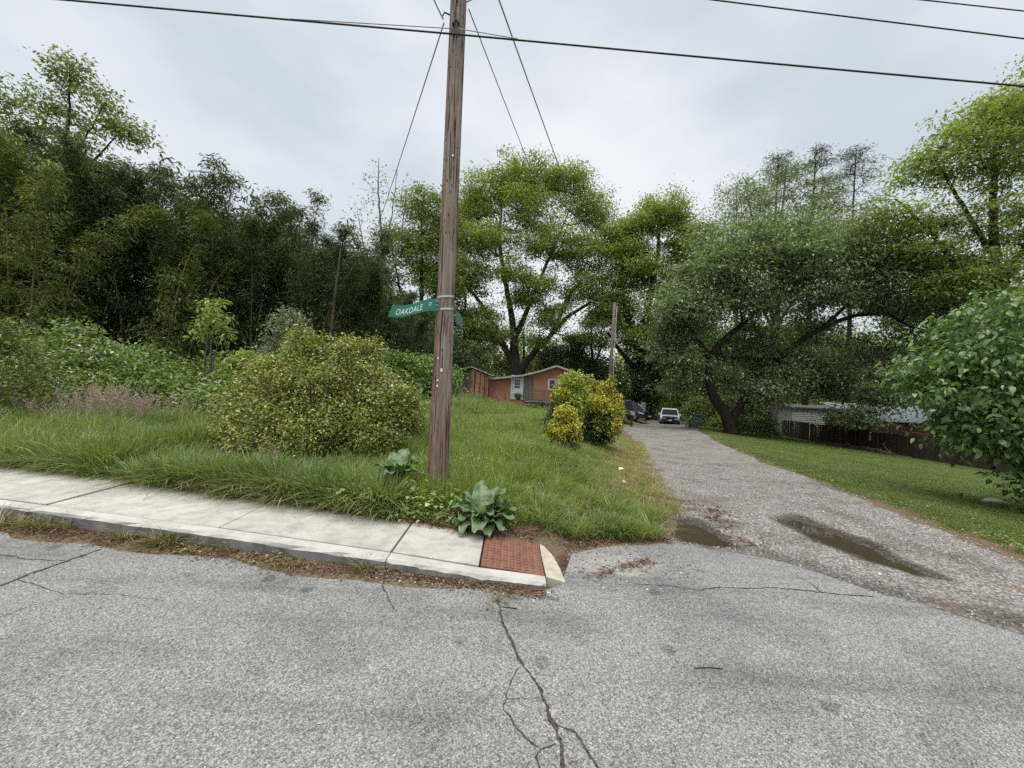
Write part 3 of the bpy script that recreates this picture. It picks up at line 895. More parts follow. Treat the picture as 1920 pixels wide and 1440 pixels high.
# buttercups beside the pole
x = rng.normal(-0.4, .2, 18); y = rng.normal(5.3, .3, 18)
put(x, y, rng.uniform(.8, 1.1, 18), np.full(18, 11))
x = rng.uniform(-7, 2.5, 60); y = rng.uniform(5.2, 12, 60); k = in_field(x, y, .3)
put(x[k], y[k], rng.uniform(.9, 1.3, k.sum()), np.where(rng.uniform(0, 1, k.sum()) < .5, 11, 12))
X_, Y_, S_, I_ = map(np.concatenate, (X_, Y_, S_, I_))
k = np.hypot(X_ + .8, Y_ - 4.6) > .15
k &= poly_dist(X_, Y_, PUD[0]) < -.14
k &= ~((np.hypot((X_ + 3.2) / 1.5, (Y_ - 6.6) / 1.05) < 1))
S_ = np.where((np.abs(X_ + 3.1) < 1.9) & (Y_ < 6.2) & (Y_ > 4.95), S_ * .62, S_)
k &= ~((Y_ > 36.2) & (X_ > -2.3)) & ~((Y_ > 34.2) & (X_ > -4.2) & (X_ < 0.5))
k &= ~((Y_ > 26) & (X_ > 6.5))
X_, Y_, S_, I_ = X_[k], Y_[k], S_[k], I_[k]
n = len(X_)
pts = np.stack([X_, Y_, terrain(X_, Y_)], 1)
rot = np.stack([rng.normal(0, .09, n), rng.normal(0, .09, n), rng.uniform(0, 2*PI, n)], 1)
scl = np.stack([S_ * rng.uniform(.9, 1.2, n), S_ * rng.uniform(.9, 1.2, n), S_], 1)
scatter('tall_grass', 'tall unmown grass and weeds filling the field behind the sidewalk', 'grass', pts, rot, scl, I_, protos, pm)

# mown lawn right of the drive, and the short grass at the end of it
lp = [tuft(70, .055, .13, .0042, .8, 21, M['lawn']), tuft(70, .045, .14, .004, 1.1, 22, M['lawn']), tuft(60, .065, .12, .0045, .6, 23, M['lawn']),
      weed(18, .03, .03, 24, M['weed_leaf'], .08), tuft(40, .05, .12, .004, 1.2, 25, M['grass_dry'])]
X_, Y_, S_ = [], [], []
for n, x0, x1, y0, y1, s0 in ((9000, 4.8, 12, 3.0, 8.5, 1.0), (12000, 5, 20, 8, 16, 1.5), (14000, 8, 26, 15, 40, 2.3), (2500, 7.0, 12.6, 27.5, 40, 2.3)):
    x, y = rnd_pts(n, x0, x1, y0, y1)
    k = x > Redge(y) + 0.12 + 0.12 * vnoise(x*0+5, y, 2.6, 9) + np.abs(rng.normal(0, .1, n))
    if y0 == 27.5: k = (x < Ledge(y) - .3) & (x > 6.5) & (y > 29.0)
    k &= np.hypot(x - 15.2, (y - 27.6)) > 1.5 + 1.2*rng.uniform(0, 1, n)
    X_.append(x[k]); Y_.append(y[k]); S_.append(s0 * rng.uniform(.65, 1.25, k.sum()) * (1 + .25*vnoise(x[k], y[k], 1.4, 4)))
X_, Y_, S_ = map(np.concatenate, (X_, Y_, S_)); n = len(X_)
u = rng.uniform(0, 1, n)
I_ = np.where(u < .06, 3, rng.integers(0, 3, n))
ed = np.exp(-(X_ - Redge(Y_)) / .35)
I_ = np.where(rng.uniform(0, 1, n) < ed * .8, 4, I_)
pts = np.stack([X_, Y_, terrain(X_, Y_)], 1)
rot = np.stack([np.zeros(n), np.zeros(n), rng.uniform(0, 2*PI, n)], 1)
scatter('lawn_grass', 'short mown lawn sloping down from the gravel drive to the fence', 'lawn', pts, rot, np.stack([S_, S_, np.minimum(S_, 1.5)], 1), I_, lp, [M['lawn']])


def pebble(seed, mat):
    bm = bmesh.new(); bmesh.ops.create_icosphere(bm, subdivisions=1, radius=1)
    r = random.Random(seed)
    for v in bm.verts: v.co = Vector((v.co.x*r.uniform(.75, 1.2), v.co.y*r.uniform(.6, 1.0), v.co.z*r.uniform(.4, .7)))
    me = bpy.data.meshes.new('pebble'); bm.to_mesh(me); bm.free(); me.materials.append(mat); return me


t = NT('pebble')
oi = t.n('ObjectInfo').outputs['Random']
m_peb = t.done(t.bsdf(t.ramp(oi, [(0.0, (0.1, 0.095, 0.09)), (0.5, (0.27, 0.26, 0.245)), (0.85, (0.42, 0.41, 0.39)), (1.0, (0.62, 0.6, 0.56))]), 0.85))
X_, Y_ = rnd_pts(26000, 1.4, 6.2, 2.4, 9.5)
k = (X_ > Ledge(Y_) - .05) & (X_ < Redge(Y_) + .1) & (Y_ > apron_y(X_) + .03)
pdist = np.maximum(poly_dist(X_, Y_, PUD[0]), poly_dist(X_, Y_, PUD[1]))
k &= (pdist < -0.02) | (rng.uniform(0, 1, len(X_)) < .05)
k &= rng.uniform(0, 1, len(X_)) < np.clip(.45 + .6 * vnoise(X_, Y_, 2.2, 6), .1, 1)
x2, y2 = rnd_pts(700, .5, 1.9, 3.0, 4.1)
k2 = (np.hypot((x2 - .95)/.5, (y2 - 3.45)/.42) < 1.3) & (x2 > 0.5)
x3 = rng.uniform(-1.0, .4, 420); y3 = kerb_y(x3) - np.abs(rng.normal(.05, .05, 420))
X_ = np.concatenate([X_[k], x2[k2], x3]); Y_ = np.concatenate([Y_[k], y2[k2], y3])
n = len(X_)
on_road = Y_ < apron_y(np.maximum(X_, .5)) - .0
zz = np.where(on_road, .014, np.where(X_ > 1.3, drive_z(X_, Y_), terrain(X_, Y_))) + .002
s_ = np.abs(rng.normal(0, .0045, n)) + .004
pts = np.stack([X_, Y_, zz], 1)
scatter('gravel', 'loose grey crushed stones on the drive and beside the kerb', 'gravel', pts, np.stack([rng.normal(0, .3, n), rng.normal(0, .3, n), rng.uniform(0, 6, n)], 1),
        np.repeat(s_[:, None], 3, 1), rng.integers(0, 4, n), [pebble(q, m_peb) for q in range(4)], [m_peb])


# brown leaf litter in the gutter, along the sidewalk and on the apron
def litter_proto(seed):
    r = np.random.default_rng(seed); n_ = 14
    pos = np.stack([r.normal(0, .04, n_), r.normal(0, .04, n_), r.uniform(.002, .014, n_)], 1)
    d_ = np.stack([r.normal(0, 1, n_), r.normal(0, 1, n_), r.normal(0, .15, n_)], 1)
    V, F = leaf_tris(pos, d_, np.stack([r.normal(0, .3, n_), r.normal(0, .3, n_), np.ones(n_)], 1), r.uniform(.012, .06, n_), r.uniform(.002, .014, n_))
    return mesh_np('litter', V, F, M['litter'])


X_, Y_, S_ = [], [], []
x = rng.uniform(-13, .3, 1500); y = kerb_y(x) - np.abs(rng.normal(.07, .07, 1500)) * np.where(x > -1.2, .4, 1) - .01
X_.append(x); Y_.append(y)
x = rng.uniform(-13, .4, 1700); y = np.where(x > -.2, 3.86, back_y(x) + .1) + np.abs(rng.normal(0, .05, 1700)) - .02; X_.append(x); Y_.append(y)
s0 = rng.choice([.1, .2, .3, .5, .62, .75, .9, .97], 34) + rng.normal(0, .04, 34); x = .68 + .55*s0 + rng.normal(0, .02, 34); y = 3.17 + .34*s0 + rng.normal(0, .012, 34); X_.append(x); Y_.append(y)
x = rng.uniform(.45, 1.6, 200); y = np.minimum(corner_y(x), apron_y(x) + .1) + np.abs(rng.normal(0, .1, 200)); X_.append(x); Y_.append(y)
y = rng.uniform(4.2, 12, 520); x = Ledge(y) + rng.normal(-.12, .14, 520); X_.append(x); Y_.append(y)
y = rng.uniform(4.0, 5.6, 110); x = 2.5 + rng.normal(0, .16, 110); X_.append(x); Y_.append(y)
X_, Y_ = map(np.concatenate, (X_, Y_)); n = len(X_)
zz = np.where((Y_ < kerb_y(X_)) & (Y_ < apron_y(X_)), np.maximum(.013, terrain(X_, Y_)), terrain(X_, Y_))
zz = np.where((X_ < .4) & (Y_ > kerb_y(X_)) & (Y_ < back_y(X_) + .14), [topz(q) for q in X_], zz)
zz = np.where((X_ > .5) & (Y_ < apron_y(X_)), .014, zz)
zz = np.where((X_ > Ledge(Y_)) & (Y_ > apron_y(X_)), drive_z(X_, Y_), zz) + .003
scatter('leaf_litter', 'brown dead leaves and straw gathered along the kerb and the sidewalk edge', 'leaf litter', np.stack([X_, Y_, zz], 1),
        np.stack([np.zeros(n), np.zeros(n), rng.uniform(0, 6.3, n)], 1), np.repeat(rng.uniform(.5, 1.1, n)[:, None], 3, 1), rng.integers(0, 4, n), [litter_proto(q) for q in range(4)], [M['litter']])

# ------------------------------------------------------------------ utility pole, street signs, wires
t = NT('pole_wood')
v = t.co((1, 1, 0.055))
n1 = t.noise(34, 6, 0.7, v, 0.2); n2 = t.noise(9, 5, 0.6, t.co((1, 1, 0.12))); n3 = t.noise(1.2, 3, 0.6, t.co((1, 1, 0.5)))
ox = t.n('SeparateXYZ', {0: t.n('TexCoord').outputs['Object']}).outputs[0]
oz = t.n('SeparateXYZ', {0: t.n('TexCoord').outputs['Object']}).outputs[2]
grey = t.mix((0.13, 0.102, 0.08), (0.36, 0.30, 0.245), t.ramp(n1, [(0.3, 0.0), (0.7, 1.0)]))
red = t.mix((0.105, 0.055, 0.035), (0.28, 0.17, 0.12), t.ramp(n1, [(0.3, 0.0), (0.7, 1.0)]))
side = t.math('ADD', t.math('MULTIPLY', ox, -3.6), t.math('MULTIPLY', t.math('SUBTRACT', n2, 0.5), 4.2))
side = t.math('ADD', side, t.math('MULTIPLY', t.math('SUBTRACT', 3.2, oz), 0.16))
c = t.mix(grey, red, t.ramp(side, [(0.0, 0.0), (0.85, 0.9)]))
holes = t.ramp(t.vor(26, t.co((1, 1, 0.35))), [(0.13, 1.0), (0.2, 0.0)])
c = t.mix(c, (0.012, 0.01, 0.009), t.math('MULTIPLY', holes, t.ramp(n3, [(0.42, 0.0), (0.5, 0.95)])))
slit = t.ramp(t.noise(60, 3, 0.5, t.co((1, 1, 0.03))), [(0.57, 0.0), (0.64, 0.9)])
c = t.mix(c, (0.02, 0.015, 0.012), slit)
m_pole = t.done(t.bsdf(c, 0.85, t.bump(t.math('SUBTRACT', n1, t.math('MULTIPLY', slit, 0.8)), 0.9, 0.012), spec=0.15))
m_steel = plain('galvanised', (0.55, 0.55, 0.54), 0.35, 0.15, 20, metal=0.9)
m_iron = plain('dark_iron', (0.07, 0.065, 0.06), 0.6, 0.2, 30, metal=0.6)
PX, PY = -0.80, 4.62
pole = thing('utility_pole', 'tall brown weathered wooden utility pole standing behind the sidewalk', 'utility pole', (PX, PY, 0.12))
rr = random.Random(9)
N = 60; sides = 28
zs = np.linspace(0, 9.2, N)
rad = np.interp(zs, [0, 0.25, 2.4, 9.2], [0.135, 0.125, 0.099, 0.082])
a = np.linspace(0, 2*PI, sides, endpoint=False)
V = np.stack([(rad[:, None] * (1 + 0.018*np.sin(3*a + 0.4*zs[:, None]) + 0.010*np.sin(7*a)[None])) * np.cos(a), (rad[:, None]*(1 + 0.018*np.sin(3*a + .4*zs[:, None]))) * np.sin(a), np.repeat(zs[:, None], sides, 1)], -1).reshape(-1, 3)
i = np.arange(N-1)[:, None]*sides; j = np.arange(sides)[None]; k = (j+1) % sides
F = np.stack([i+j, i+k, i+sides+k, i+sides+j], -1).reshape(-1, 4)
obj('shaft', mesh_np('shaft', V, [F, np.arange((N-1)*sides, N*sides)[None]], m_pole, True), pole)
for z in (2.325, 2.185):
    r0 = float(np.interp(z, [0.25, 2.4], [0.125, 0.099])) * 1.035
    V, F = [], []
    for q in range(24):
        w = 2*PI*q/24; tl = 0.012*math.cos(w)
        for (r1, h) in ((r0, -.011), (r0+.003, -.011), (r0+.003, .011), (r0, .011)): V.append((r1*math.cos(w), r1*math.sin(w), z+h+tl))
    for q in range(24):
        for e in range(4): F.append((q*4+e, ((q+1) % 24)*4+e, ((q+1) % 24)*4+(e+1) % 4, q*4+(e+1) % 4))
    MB().add(V, F).build('steel_band', m_steel, pole)
m_tag = plain('tag_white', (0.72, 0.70, 0.66), 0.5)
for dx, z in ((-0.035, 1.63), (0.01, 1.50), (-0.028, 1.385), (-0.03, 1.325), (0.03, 3.9)):
    r0 = float(np.interp(z, [0.25, 2.4, 9], [0.125, 0.099, 0.082])) + .004
    y = -math.sqrt(r0*r0 - dx*dx) - .002
    m = MB()
    if z == 1.50: m.box(dx-.013, dx+.013, y-.003, y+.002, z-.018, z+.018)
    else:
        P_ = [(dx+.012*math.cos(2*PI*q/12), z+.012*math.sin(2*PI*q/12)) for q in range(12)]
        m.poly_y(P_, y-.003, y+.003)
    m.build('pole_tag', m_tag, pole)
# through bolts where the cables are hung
for dx, z in ((-0.03, 5.36), (0.0, 5.40), (0.03, 5.37), (0.0, 5.62)):
    MB().tube([(dx, -.075, z), (dx, -.125, z)], .011, 8).build('bolt', m_iron, pole)
MB().box(-.05, .05, -.104, -.086, 5.26, 5.31).build('cable_clamp', m_iron, pole)
MB().tube([(-.085, 0, 5.55), (-.15, -.02, 5.56), (-.165, -.02, 5.52)], .009, 8).build('hook', m_iron, pole)

m_green = plain('sign_green', (0.012, 0.16, 0.095), 0.42, 0.14, 9, spec=0.4)
m_white = plain('sign_white', (0.72, 0.75, 0.72), 0.5, 0.05)


def blade(u, v):
    """bent street sign blade: u 0 left end .. 1 at the pole, v -1..1 across its height"""
    x = -1.365 + 0.50*u + 0.018*v*(1-u)
    z = 2.245 + 0.098*float(sstep((u-.12)/.76)) + v*0.069*(1 - .0*u) 
    y = 4.50 + 0.05*math.sin(PI*u) - 0.07*(1-u) + 0.02*v*(1-u) 
    return (x, y, z)


sign = thing('street_sign', 'bent green street name sign with white letters strapped to the left of the pole', 'street sign', (0, 0, 0))
NU = 24
V = []; F = []
for q in range(NU+1):
    u = q/NU
    for v in (-1, 1):
        x, y, z = blade(u, v); V.append((x, y, z)); V.append((x, y+.004, z))
for q in range(NU):
    b = 4*q
    F += [(b, b+4, b+6, b+2), (b+1, b+3, b+7, b+5), (b, b+1, b+5, b+4), (b+2, b+6, b+7, b+3)]
F += [(0, 2, 3, 1), (4*NU, 4*NU+1, 4*NU+3, 4*NU+2)]
MB().add(V, F).build('blade', m_green, sign)


def lettering(txt, u0, u1, vc, vh, xs_=1.0):
    cu = bpy.data.curves.new('letters', 'FONT'); cu.body = txt; cu.size = 1.0; cu.resolution_u = 3; cu.space_character = 1.08
    to = bpy.data.objects.new('letters', cu); C.objects.link(to)
    dg = bpy.context.evaluated_depsgraph_get(); dg.update()
    me = bpy.data.meshes.new_from_object(to.evaluated_get(dg))
    C.objects.unlink(to); bpy.data.objects.remove(to)
    bm = bmesh.new(); bm.from_mesh(me)
    bmesh.ops.triangulate(bm, faces=bm.faces)
    bmesh.ops.subdivide_edges(bm, edges=[e for e in bm.edges if e.calc_length() > .2], cuts=2)
    xs2 = [v.co.x for v in bm.verts]; ys2 = [v.co.y for v in bm.verts]
    x0, x1, y0, y1 = min(xs2), max(xs2), min(ys2), max(ys2)
    for v in bm.verts:
        u = u0 + (u1-u0)*(v.co.x-x0)/(x1-x0)
        w = vc + vh*(2*(v.co.y-y0)/(y1-y0) - 1)
        p = blade(u, w); v.co = (p[0], p[1]-.0035, p[2])
    bm.to_mesh(me); bm.free(); me.name = 'lettering'
    me.materials.clear(); me.materials.append(m_white)
    return obj('lettering', me, sign)


lettering('OAKDALE', 0.12, 0.665, -0.12, 0.5)
lettering('ST', 0.80, 0.875, 0.08, 0.3)
for u, v in ((0.985, .6), (0.985, -.1)):
    x, y, z = blade(u, v); MB().tube([(x-.012, y-.006, z), (x+.012, y+.004, z)], .006, 6).build('bracket', m_steel, sign)
sign2 = thing('street_sign', 'second green street sign seen nearly edge-on behind the right side of the pole', 'street sign', (-0.695, 4.72, 2.2))
MB().prism([(0, 0, 0), (.004, 0, 0), (.026, .52, -.02), (.022, .52, -.02)], [(0, 0, .14), (.004, 0, .14), (.026, .52, .125), (.022, .52, .125)]).build('blade', plain('sign_faded', (0.11, 0.2, 0.17), 0.6), sign2)
MB().box(.006, .009, .12, .17, .02, .10).build('lettering', m_white, sign2)
MB().tube([(-.06, -.02, .07), (.004, .01, .07)], .008, 6).build('bracket', m_steel, sign2)

m_cable = plain('cable_black', (0.02, 0.02, 0.021), 0.6)
m_wire = plain('wire_grey', (0.3, 0.3, 0.31), 0.5, metal=0.2)


def wire(name, label, A, B, sag, r, mat, n=40, mid=None):
    P_ = []
    for q in range(n+1):
        s_ = q/n
        P_.append((A[0]+(B[0]-A[0])*s_, A[1]+(B[1]-A[1])*s_, A[2]+(B[2]-A[2])*s_ - 4*sag*s_*(1-s_)))
    o = MB().tube(P_, r, 6).build(name, mat, smooth=True)
    return tag(o, label, 'wire', 'overhead wires')


# heavy telephone cable along the road
P0 = (-0.80, 4.45, 5.31)
wire('cable', 'thick black cable running along the road to the left of the pole', P0, (-25, 4.4, 6.5), 0.05, .0095, m_cable)
wire('cable', 'thick black cable running along the road to the right of the pole', P0, (30, 4.4, 4.05), 0.08, .0095, m_cable)
wire('cable', 'thin strand lashed just above the black cable left of the pole', (-0.85, 4.45, 5.37), (-2.6, 4.44, 5.39), 0.0, .005, m_wire)
wire('cable', 'thin strand just above the black cable right of the pole', (-0.75, 4.45, 5.37), (-0.1, 4.44, 5.28), 0.0, .005, m_wire)
wire('cable', 'upper black power line crossing the sky at top right', (-0.80, 4.4, 5.99), (30, 4.4, 3.65), 0.05, .007, m_cable)
wire('cable', 'topmost power line just cutting the top right corner', (-0.80, 4.4, 6.2), (30, 4.4, 4.3), 0.05, .006, m_cable)
wire('service_wire', 'grey service wire dropping from the pole towards the bare tree', (-0.95, 4.6, 5.56), (-14.2, 36, 10.4), 0.5, .008, m_wire, 60)
wire('service_wire', 'grey service wire from the pole down towards the house', (-0.68, 4.62, 5.75), (6.0, 36, 11.0), 0.6, .007, m_wire, 60)
wire('service_wire', 'pale thick service wire from the cable above the road towards the house', (-0.45, 4.5, 6.05), (8.6, 37, 10.6), 0.5, .010, m_wire, 60)
wire('service_wire', 'short wire leading from the pole up over the road', (-0.72, 4.6, 5.80), (3.5, 3.4, 7.0), 0.05, .006, m_wire)
wire('service_wire', 'looped wire above the hook on the left of the pole', (-0.96, 4.6, 5.60), (-1.35, 4.2, 6.3), 0.05, .009, m_wire)

p2 = thing('utility_pole', 'slender leaning wooden service pole behind the yellow shrubs', 'utility pole', (5.55, 23, float(terrain(5.5, 23)) - .1))
m = MB(); m.tube([(0, 0, 0), (0.01, 0, 3.5), (0.07, 0, 7.2)], [.11, .095, .08], 12); m.build('shaft', wood('pole_wood_far', (0.085, 0.065, 0.055), (0.19, 0.155, 0.13)), p2, smooth=True)
MB().tube([(-.12, 0, 6.85), (.22, 0, 6.95)], .03, 6).build('bracket', m_iron, p2)
MB().tube([(.17, -.02, .2), (.155, -.02, 3.6), (.2, -.02, 7.0)], .022, 6).build('conduit', m_steel, p2)
wire('service_wire', 'thin wire from the second pole towards the huge tree limbs', (5.6, 23, 7.0), (-0.5, 46, 11.0), 0.9, .010, m_wire)

# ------------------------------------------------------------------ plants: skeleton growth
def grow(seed, stems, lobes, per, sigma, leaf, mat_b, mat_l, r_tip=0.012, step=0.8, flat=0.65, upness=0.8, narrow=0.55, sides=(9, 5, 3), droop=0.0, fine=False,
         inner=2.4, size_var=0.35, jit=0.12):
    """stems: list of [(x,y,z,r),...]; lobes: [(cx,cy,cz,rx,ry,rz,n)]. Returns (wood mesh data, leaf mesh data)."""
    r = np.random.default_rng(seed)
    nodes = []; par = []; fixed_r = []
    paths = []
    for st_ in stems:
        st_ = np.array(st_, float)
        seg = np.linalg.norm(np.diff(st_[:, :3], axis=0), axis=1)
        s_ = np.concatenate([[0], np.cumsum(seg)])
        k_ = max(3, int(s_[-1] / (step*0.6)))
        u_ = np.linspace(0, s_[-1], k_)
        # smooth interpolation (Catmull-like by cosine on cumulative length)
        Q = np.stack([np.interp(u_, s_, st_[:, c_]) for c_ in range(4)], 1)
        for _ in range(2):
            Q[1:-1, :3] = 0.25*Q[:-2, :3] + 0.5*Q[1:-1, :3] + 0.25*Q[2:, :3]
        Q[1:, :3] += r.normal(0, 0.12*step*jit*2, (k_-1, 3))
        base = -1
        if nodes:
            d_ = np.linalg.norm(np.array(nodes) - Q[0, :3], axis=1); base = int(d_.argmin())
        ids = []
        for q in range(k_):
            nodes.append(Q[q, :3]); par.append(base if q == 0 else len(nodes)-2); fixed_r.append(Q[q, 3]); ids.append(len(nodes)-1)
        paths.append(ids)
    cl = []
    for (cx, cy, cz, rx, ry, rz, n_) in lobes:
        d_ = unit(r.normal(0, 1, (n_, 3)))
        rad_ = r.uniform(0, 1, n_)**(1/inner)
        cl.append(np.array([cx, cy, cz]) + d_ * rad_[:, None] * np.array([rx, ry, rz]) * r.uniform(.85, 1.12, (n_, 1)))
    cl = np.concatenate(cl) if cl else np.zeros((0, 3))
    P_ = np.array(nodes)
    d0 = np.array([np.min(np.linalg.norm(P_ - c_, axis=1)) for c_ in cl])
    cap_n = len(P_) + int(len(cl) * 14) + 10
    NP = np.zeros((cap_n, 3)); NP[:len(P_)] = P_; cnt = len(P_)
    for q in np.argsort(d0):
        c_ = cl[q]
        dv = NP[:cnt] - c_
        cost = np.linalg.norm(dv, axis=1) + 0.55*np.maximum(0, dv[:, 2] + 0.2)
        b = int(cost.argmin())
        A = NP[b].copy(); dist = np.linalg.norm(c_ - A)
        k_ = max(2, int(dist/step) + 1)
        k_ = min(k_, 12)
        bow = r.normal(0, .10*dist, 3); bow[2] = abs(bow[2]) * (0.4 - droop)
        ids = [b]
        for e in range(1, k_+1):
            s_ = e/k_
            p_ = A + (c_-A)*s_ + bow*4*s_*(1-s_)*0.5 + (r.normal(0, .05*step, 3) if e < k_ else 0)
            if cnt >= cap_n: break
            NP[cnt] = p_; par.append(ids[-1]); fixed_r.append(0.0); ids.append(cnt); cnt += 1
        paths.append(ids)
    par = np.array(par); ch = np.zeros(cnt)
    leafn = np.ones(cnt); has = np.zeros(cnt, bool); has[par[par >= 0]] = True
    w_ = np.where(has, 0.0, 1.0)
    for q in range(cnt-1, -1, -1):
        if par[q] >= 0 and par[q] < q: w_[par[q]] += w_[q]
    rr_ = r_tip * np.maximum(1, w_)**0.48
    fr = np.array(fixed_r); rr_ = np.where(fr > 0, fr, rr_)
    for q in range(cnt):
        if par[q] >= 0 and fr[q] == 0: rr_[q] = min(rr_[q], rr_[par[q]]*0.95)
    parts = []
    for ids in paths:
        P2 = NP[ids]; R2 = rr_[ids].copy()
        if fr[ids[0]] > 0 and len(ids) > 1 and fr[ids[-1]] == 0: R2[0] = min(R2[0], R2[1]*1.25)
        mx = R2.max()
        parts.append(tube_np(P2, R2, sides[0] if mx > .12 else sides[1] if mx > .04 else sides[2]))
    W = join_parts(parts)
    # leaves
    n_ = len(cl) * per
    if n_ == 0: return W, None
    cidx = np.repeat(np.arange(len(cl)), per)
    sg = sigma * r.uniform(.7, 1.25, len(cl))[cidx][:, None]
    off = r.normal(0, 1, (n_, 3)) * sg * np.array([1, 1, flat])
    off[:, 2] -= droop * np.hypot(off[:, 0], off[:, 1])
    pos = cl[cidx] + off
    d_ = r.normal(0, 1, (n_, 3)); d_[:, 2] = d_[:, 2]*.5 - .25 - droop
    d_ = unit(unit(off + 1e-6)*.5 + unit(d_))
    nn = r.normal(0, 1, (n_, 3)); nn[:, 2] = np.abs(nn[:, 2]) + upness
    Ls = leaf * r.uniform(1-size_var, 1+size_var, n_)
    Lf = (leaf_fine if fine else leaf_tris)(pos, d_, nn, Ls, Ls*narrow*r.uniform(.8, 1.2, n_))
    return W, Lf


def plant(name, label, cat, base, seed, stems, lobes, per, sigma, leaf, mb, ml, group=None, wood_name='trunk', leaf_name='crown', extra=None, **kw):
    """stems and lobes relative to base"""
    t_ = thing(name, label, cat, base, group=group)
    W, Lf = grow(seed, stems, lobes, per, sigma, leaf, mb, ml, **kw)
    obj(wood_name, mesh_np(wood_name, W[0], W[1], mb, True), t_)
    if Lf is not None:
        obj(leaf_name, mesh_np(leaf_name, Lf[0], Lf[1], ml), t_)
    return t_


def gz(x, y): return float(terrain(x, y)) - 0.06


def rel(pts, b):
    return [tuple([p[0]-b[0], p[1]-b[1], p[2]-b[2]] + list(p[3:])) for p in pts]


def tree(name, label, x, y, seed, stems, lobes, per, sigma, leaf, mb, ml, **kw):
    b = (x, y, gz(x, y))
    st_ = [rel(s_, b) for s_ in stems]
    st_[0][0] = (0, 0, -0.1, st_[0][0][3])
    return plant(name, label, 'tree', b, seed, st_, rel(lobes, b), per, sigma, leaf, M[mb], M[ml], **kw)


# big oak behind the house
tree('oak_tree', 'huge broad green tree towering behind the red house', 0.3, 46, 1,
     [[(0.3,46,0,.85),(0.3,46,1.5,.68),(0.2,46,5,.52),(-0.3,46,9,.36),(-1.5,46,14,.24),(-2.2,46,18,.16),(-2,46,22,.08)],
      [(0.3,46,3.5,.42),(-1.6,45.6,6.5,.32),(-3.2,45.2,9.5,.22),(-6,45,13,.14),(-8,45,16,.07)],
      [(0.5,46,2.6,.5),(2.2,46.3,5,.36),(4.3,46.3,7.5,.28),(6.2,46,9.6,.21),(9,45.6,11.5,.14),(12.5,45,12.4,.07)],
      [(0.2,46,7,.34),(1.6,46,10.5,.26),(3.0,46,14.5,.19),(4.6,46,18.5,.12),(5.8,46,22,.06)],
      [(4.3,46.3,7.5,.22),(6.0,46.6,11.5,.17),(8.5,46.6,15.5,.08)]],
     [(0.6,46,25.0,4.4,4,2.2,110),(-3.9,46,23.4,2.8,3,2.2,60),(5.6,46,24.2,2.8,3,2.2,60),(-5.6,46,20.4,2.8,3.3,2.2,60),(8.2,46,21.4,2.6,3.2,2.2,55),(-7.9,46,16.8,3.0,3.4,2.2,58),(10.6,46,18.4,3.0,3.4,2.2,58),
      (0.5,44,20.5,4.6,3,2.6,90),(-3.5,43.5,16.5,3.6,3,2.2,70),(3.6,43.5,16.5,3.8,3,2.4,75),(7.6,44.5,16,3.4,3.2,2.2,60),(-9.4,45,12.8,3.0,3.2,2.2,52),(12.8,45,14.4,3.0,3.4,2.0,52),(7.6,44,12.2,3.4,3,1.8,50),
      (-5.4,43.5,12.4,3.6,3,2.0,56),(-0.6,42.6,13.4,2.6,2.4,1.5,34),(2.8,42.6,12,2.4,2.4,1.3,28),(-7.2,44,8.6,3.0,3,1.7,44),(-3.6,43,8.6,2.2,2.4,1.3,24),(10.6,44.5,10.2,2.8,3,1.3,36),(4.5,43,9.5,2.0,2,.9,18),(7.5,46,7.2,2.4,2.4,1.0,22),(0.6,43,10.6,2.4,2,1.5,34),(3.6,43,8.4,1.8,1.8,1.1,20),(-2.4,43,6.8,1.8,1.8,1.3,22),(2.2,43.5,6.2,1.3,1.5,.8,12)],
     100, .62, .235, 'bark', 'oak_leaf', step=1.1, r_tip=.026, flat=.42, upness=1.4)

# ivy-clad tree by the drive
tv = tree('ivy_tree', 'tall tree with an ivy-covered black trunk at the end of the drive', 14.4, 44, 2,
     [[(14.4,44,-2,.8),(14.3,44,2,.66),(14.1,44,6,.52),(14.4,44,11,.36),(15.2,44,16,.22),(15.3,44,20,.1)],
      [(14.2,44,4.5,.4),(12.6,44,8,.3),(11.4,44,12.5,.2),(11.5,44,16.5,.1)],
      [(14.3,44,3.5,.4),(16.4,44,7,.3),(18.2,44,11,.2),(18.6,44,16,.1)],
      [(14.3,44,3,.35),(12.2,43.6,4.6,.25),(10,43.5,7.5,.12)]],
     [(15.3,44,21,3.0,3,2.4,46),(12,44,17.4,2.8,3,2.6,44),(18.7,44,18,2.6,3,2.6,44),(11,44,12.8,2.5,3,2.3,34),(16.2,44,14,3.2,3,2.4,36),(19.8,44,11.8,2.4,3,2.2,30),
      (10.2,44,8.6,2.2,2.5,1.7,26),(17.8,44,7.8,2.2,2.5,1.8,30),(13.5,43,9.5,2.4,2,2.2,24),(20.8,44,14.6,2.2,2.6,2.0,30),(18.8,43,4.6,2.0,2,1.6,24),(16.8,43,20,2.2,2.4,1.8,28),(13,42.6,15,2.6,2.2,2.0,36),(17,42.6,16.6,2.6,2.2,1.8,36),(10.4,43,10.6,2.2,2.2,1.5,26),(19.4,42.6,15.4,2.2,2.2,1.8,30),(13.6,43,19.4,2.0,2.2,1.5,26),(15.6,42.6,11.6,2.4,2,1.4,26),(12.4,43,7.2,1.8,1.8,1.2,20),(20.4,43,8.4,2.0,2,1.6,24)],
     104, .6, .235, 'bark_dark', 'oak_leaf', step=1.1, r_tip=.028, flat=.42, upness=1.4)
r = np.random.default_rng(5)
n_ = 9000
h = r.uniform(0, 1, n_)**.8 * 11; a = r.uniform(0, 2*PI, n_)
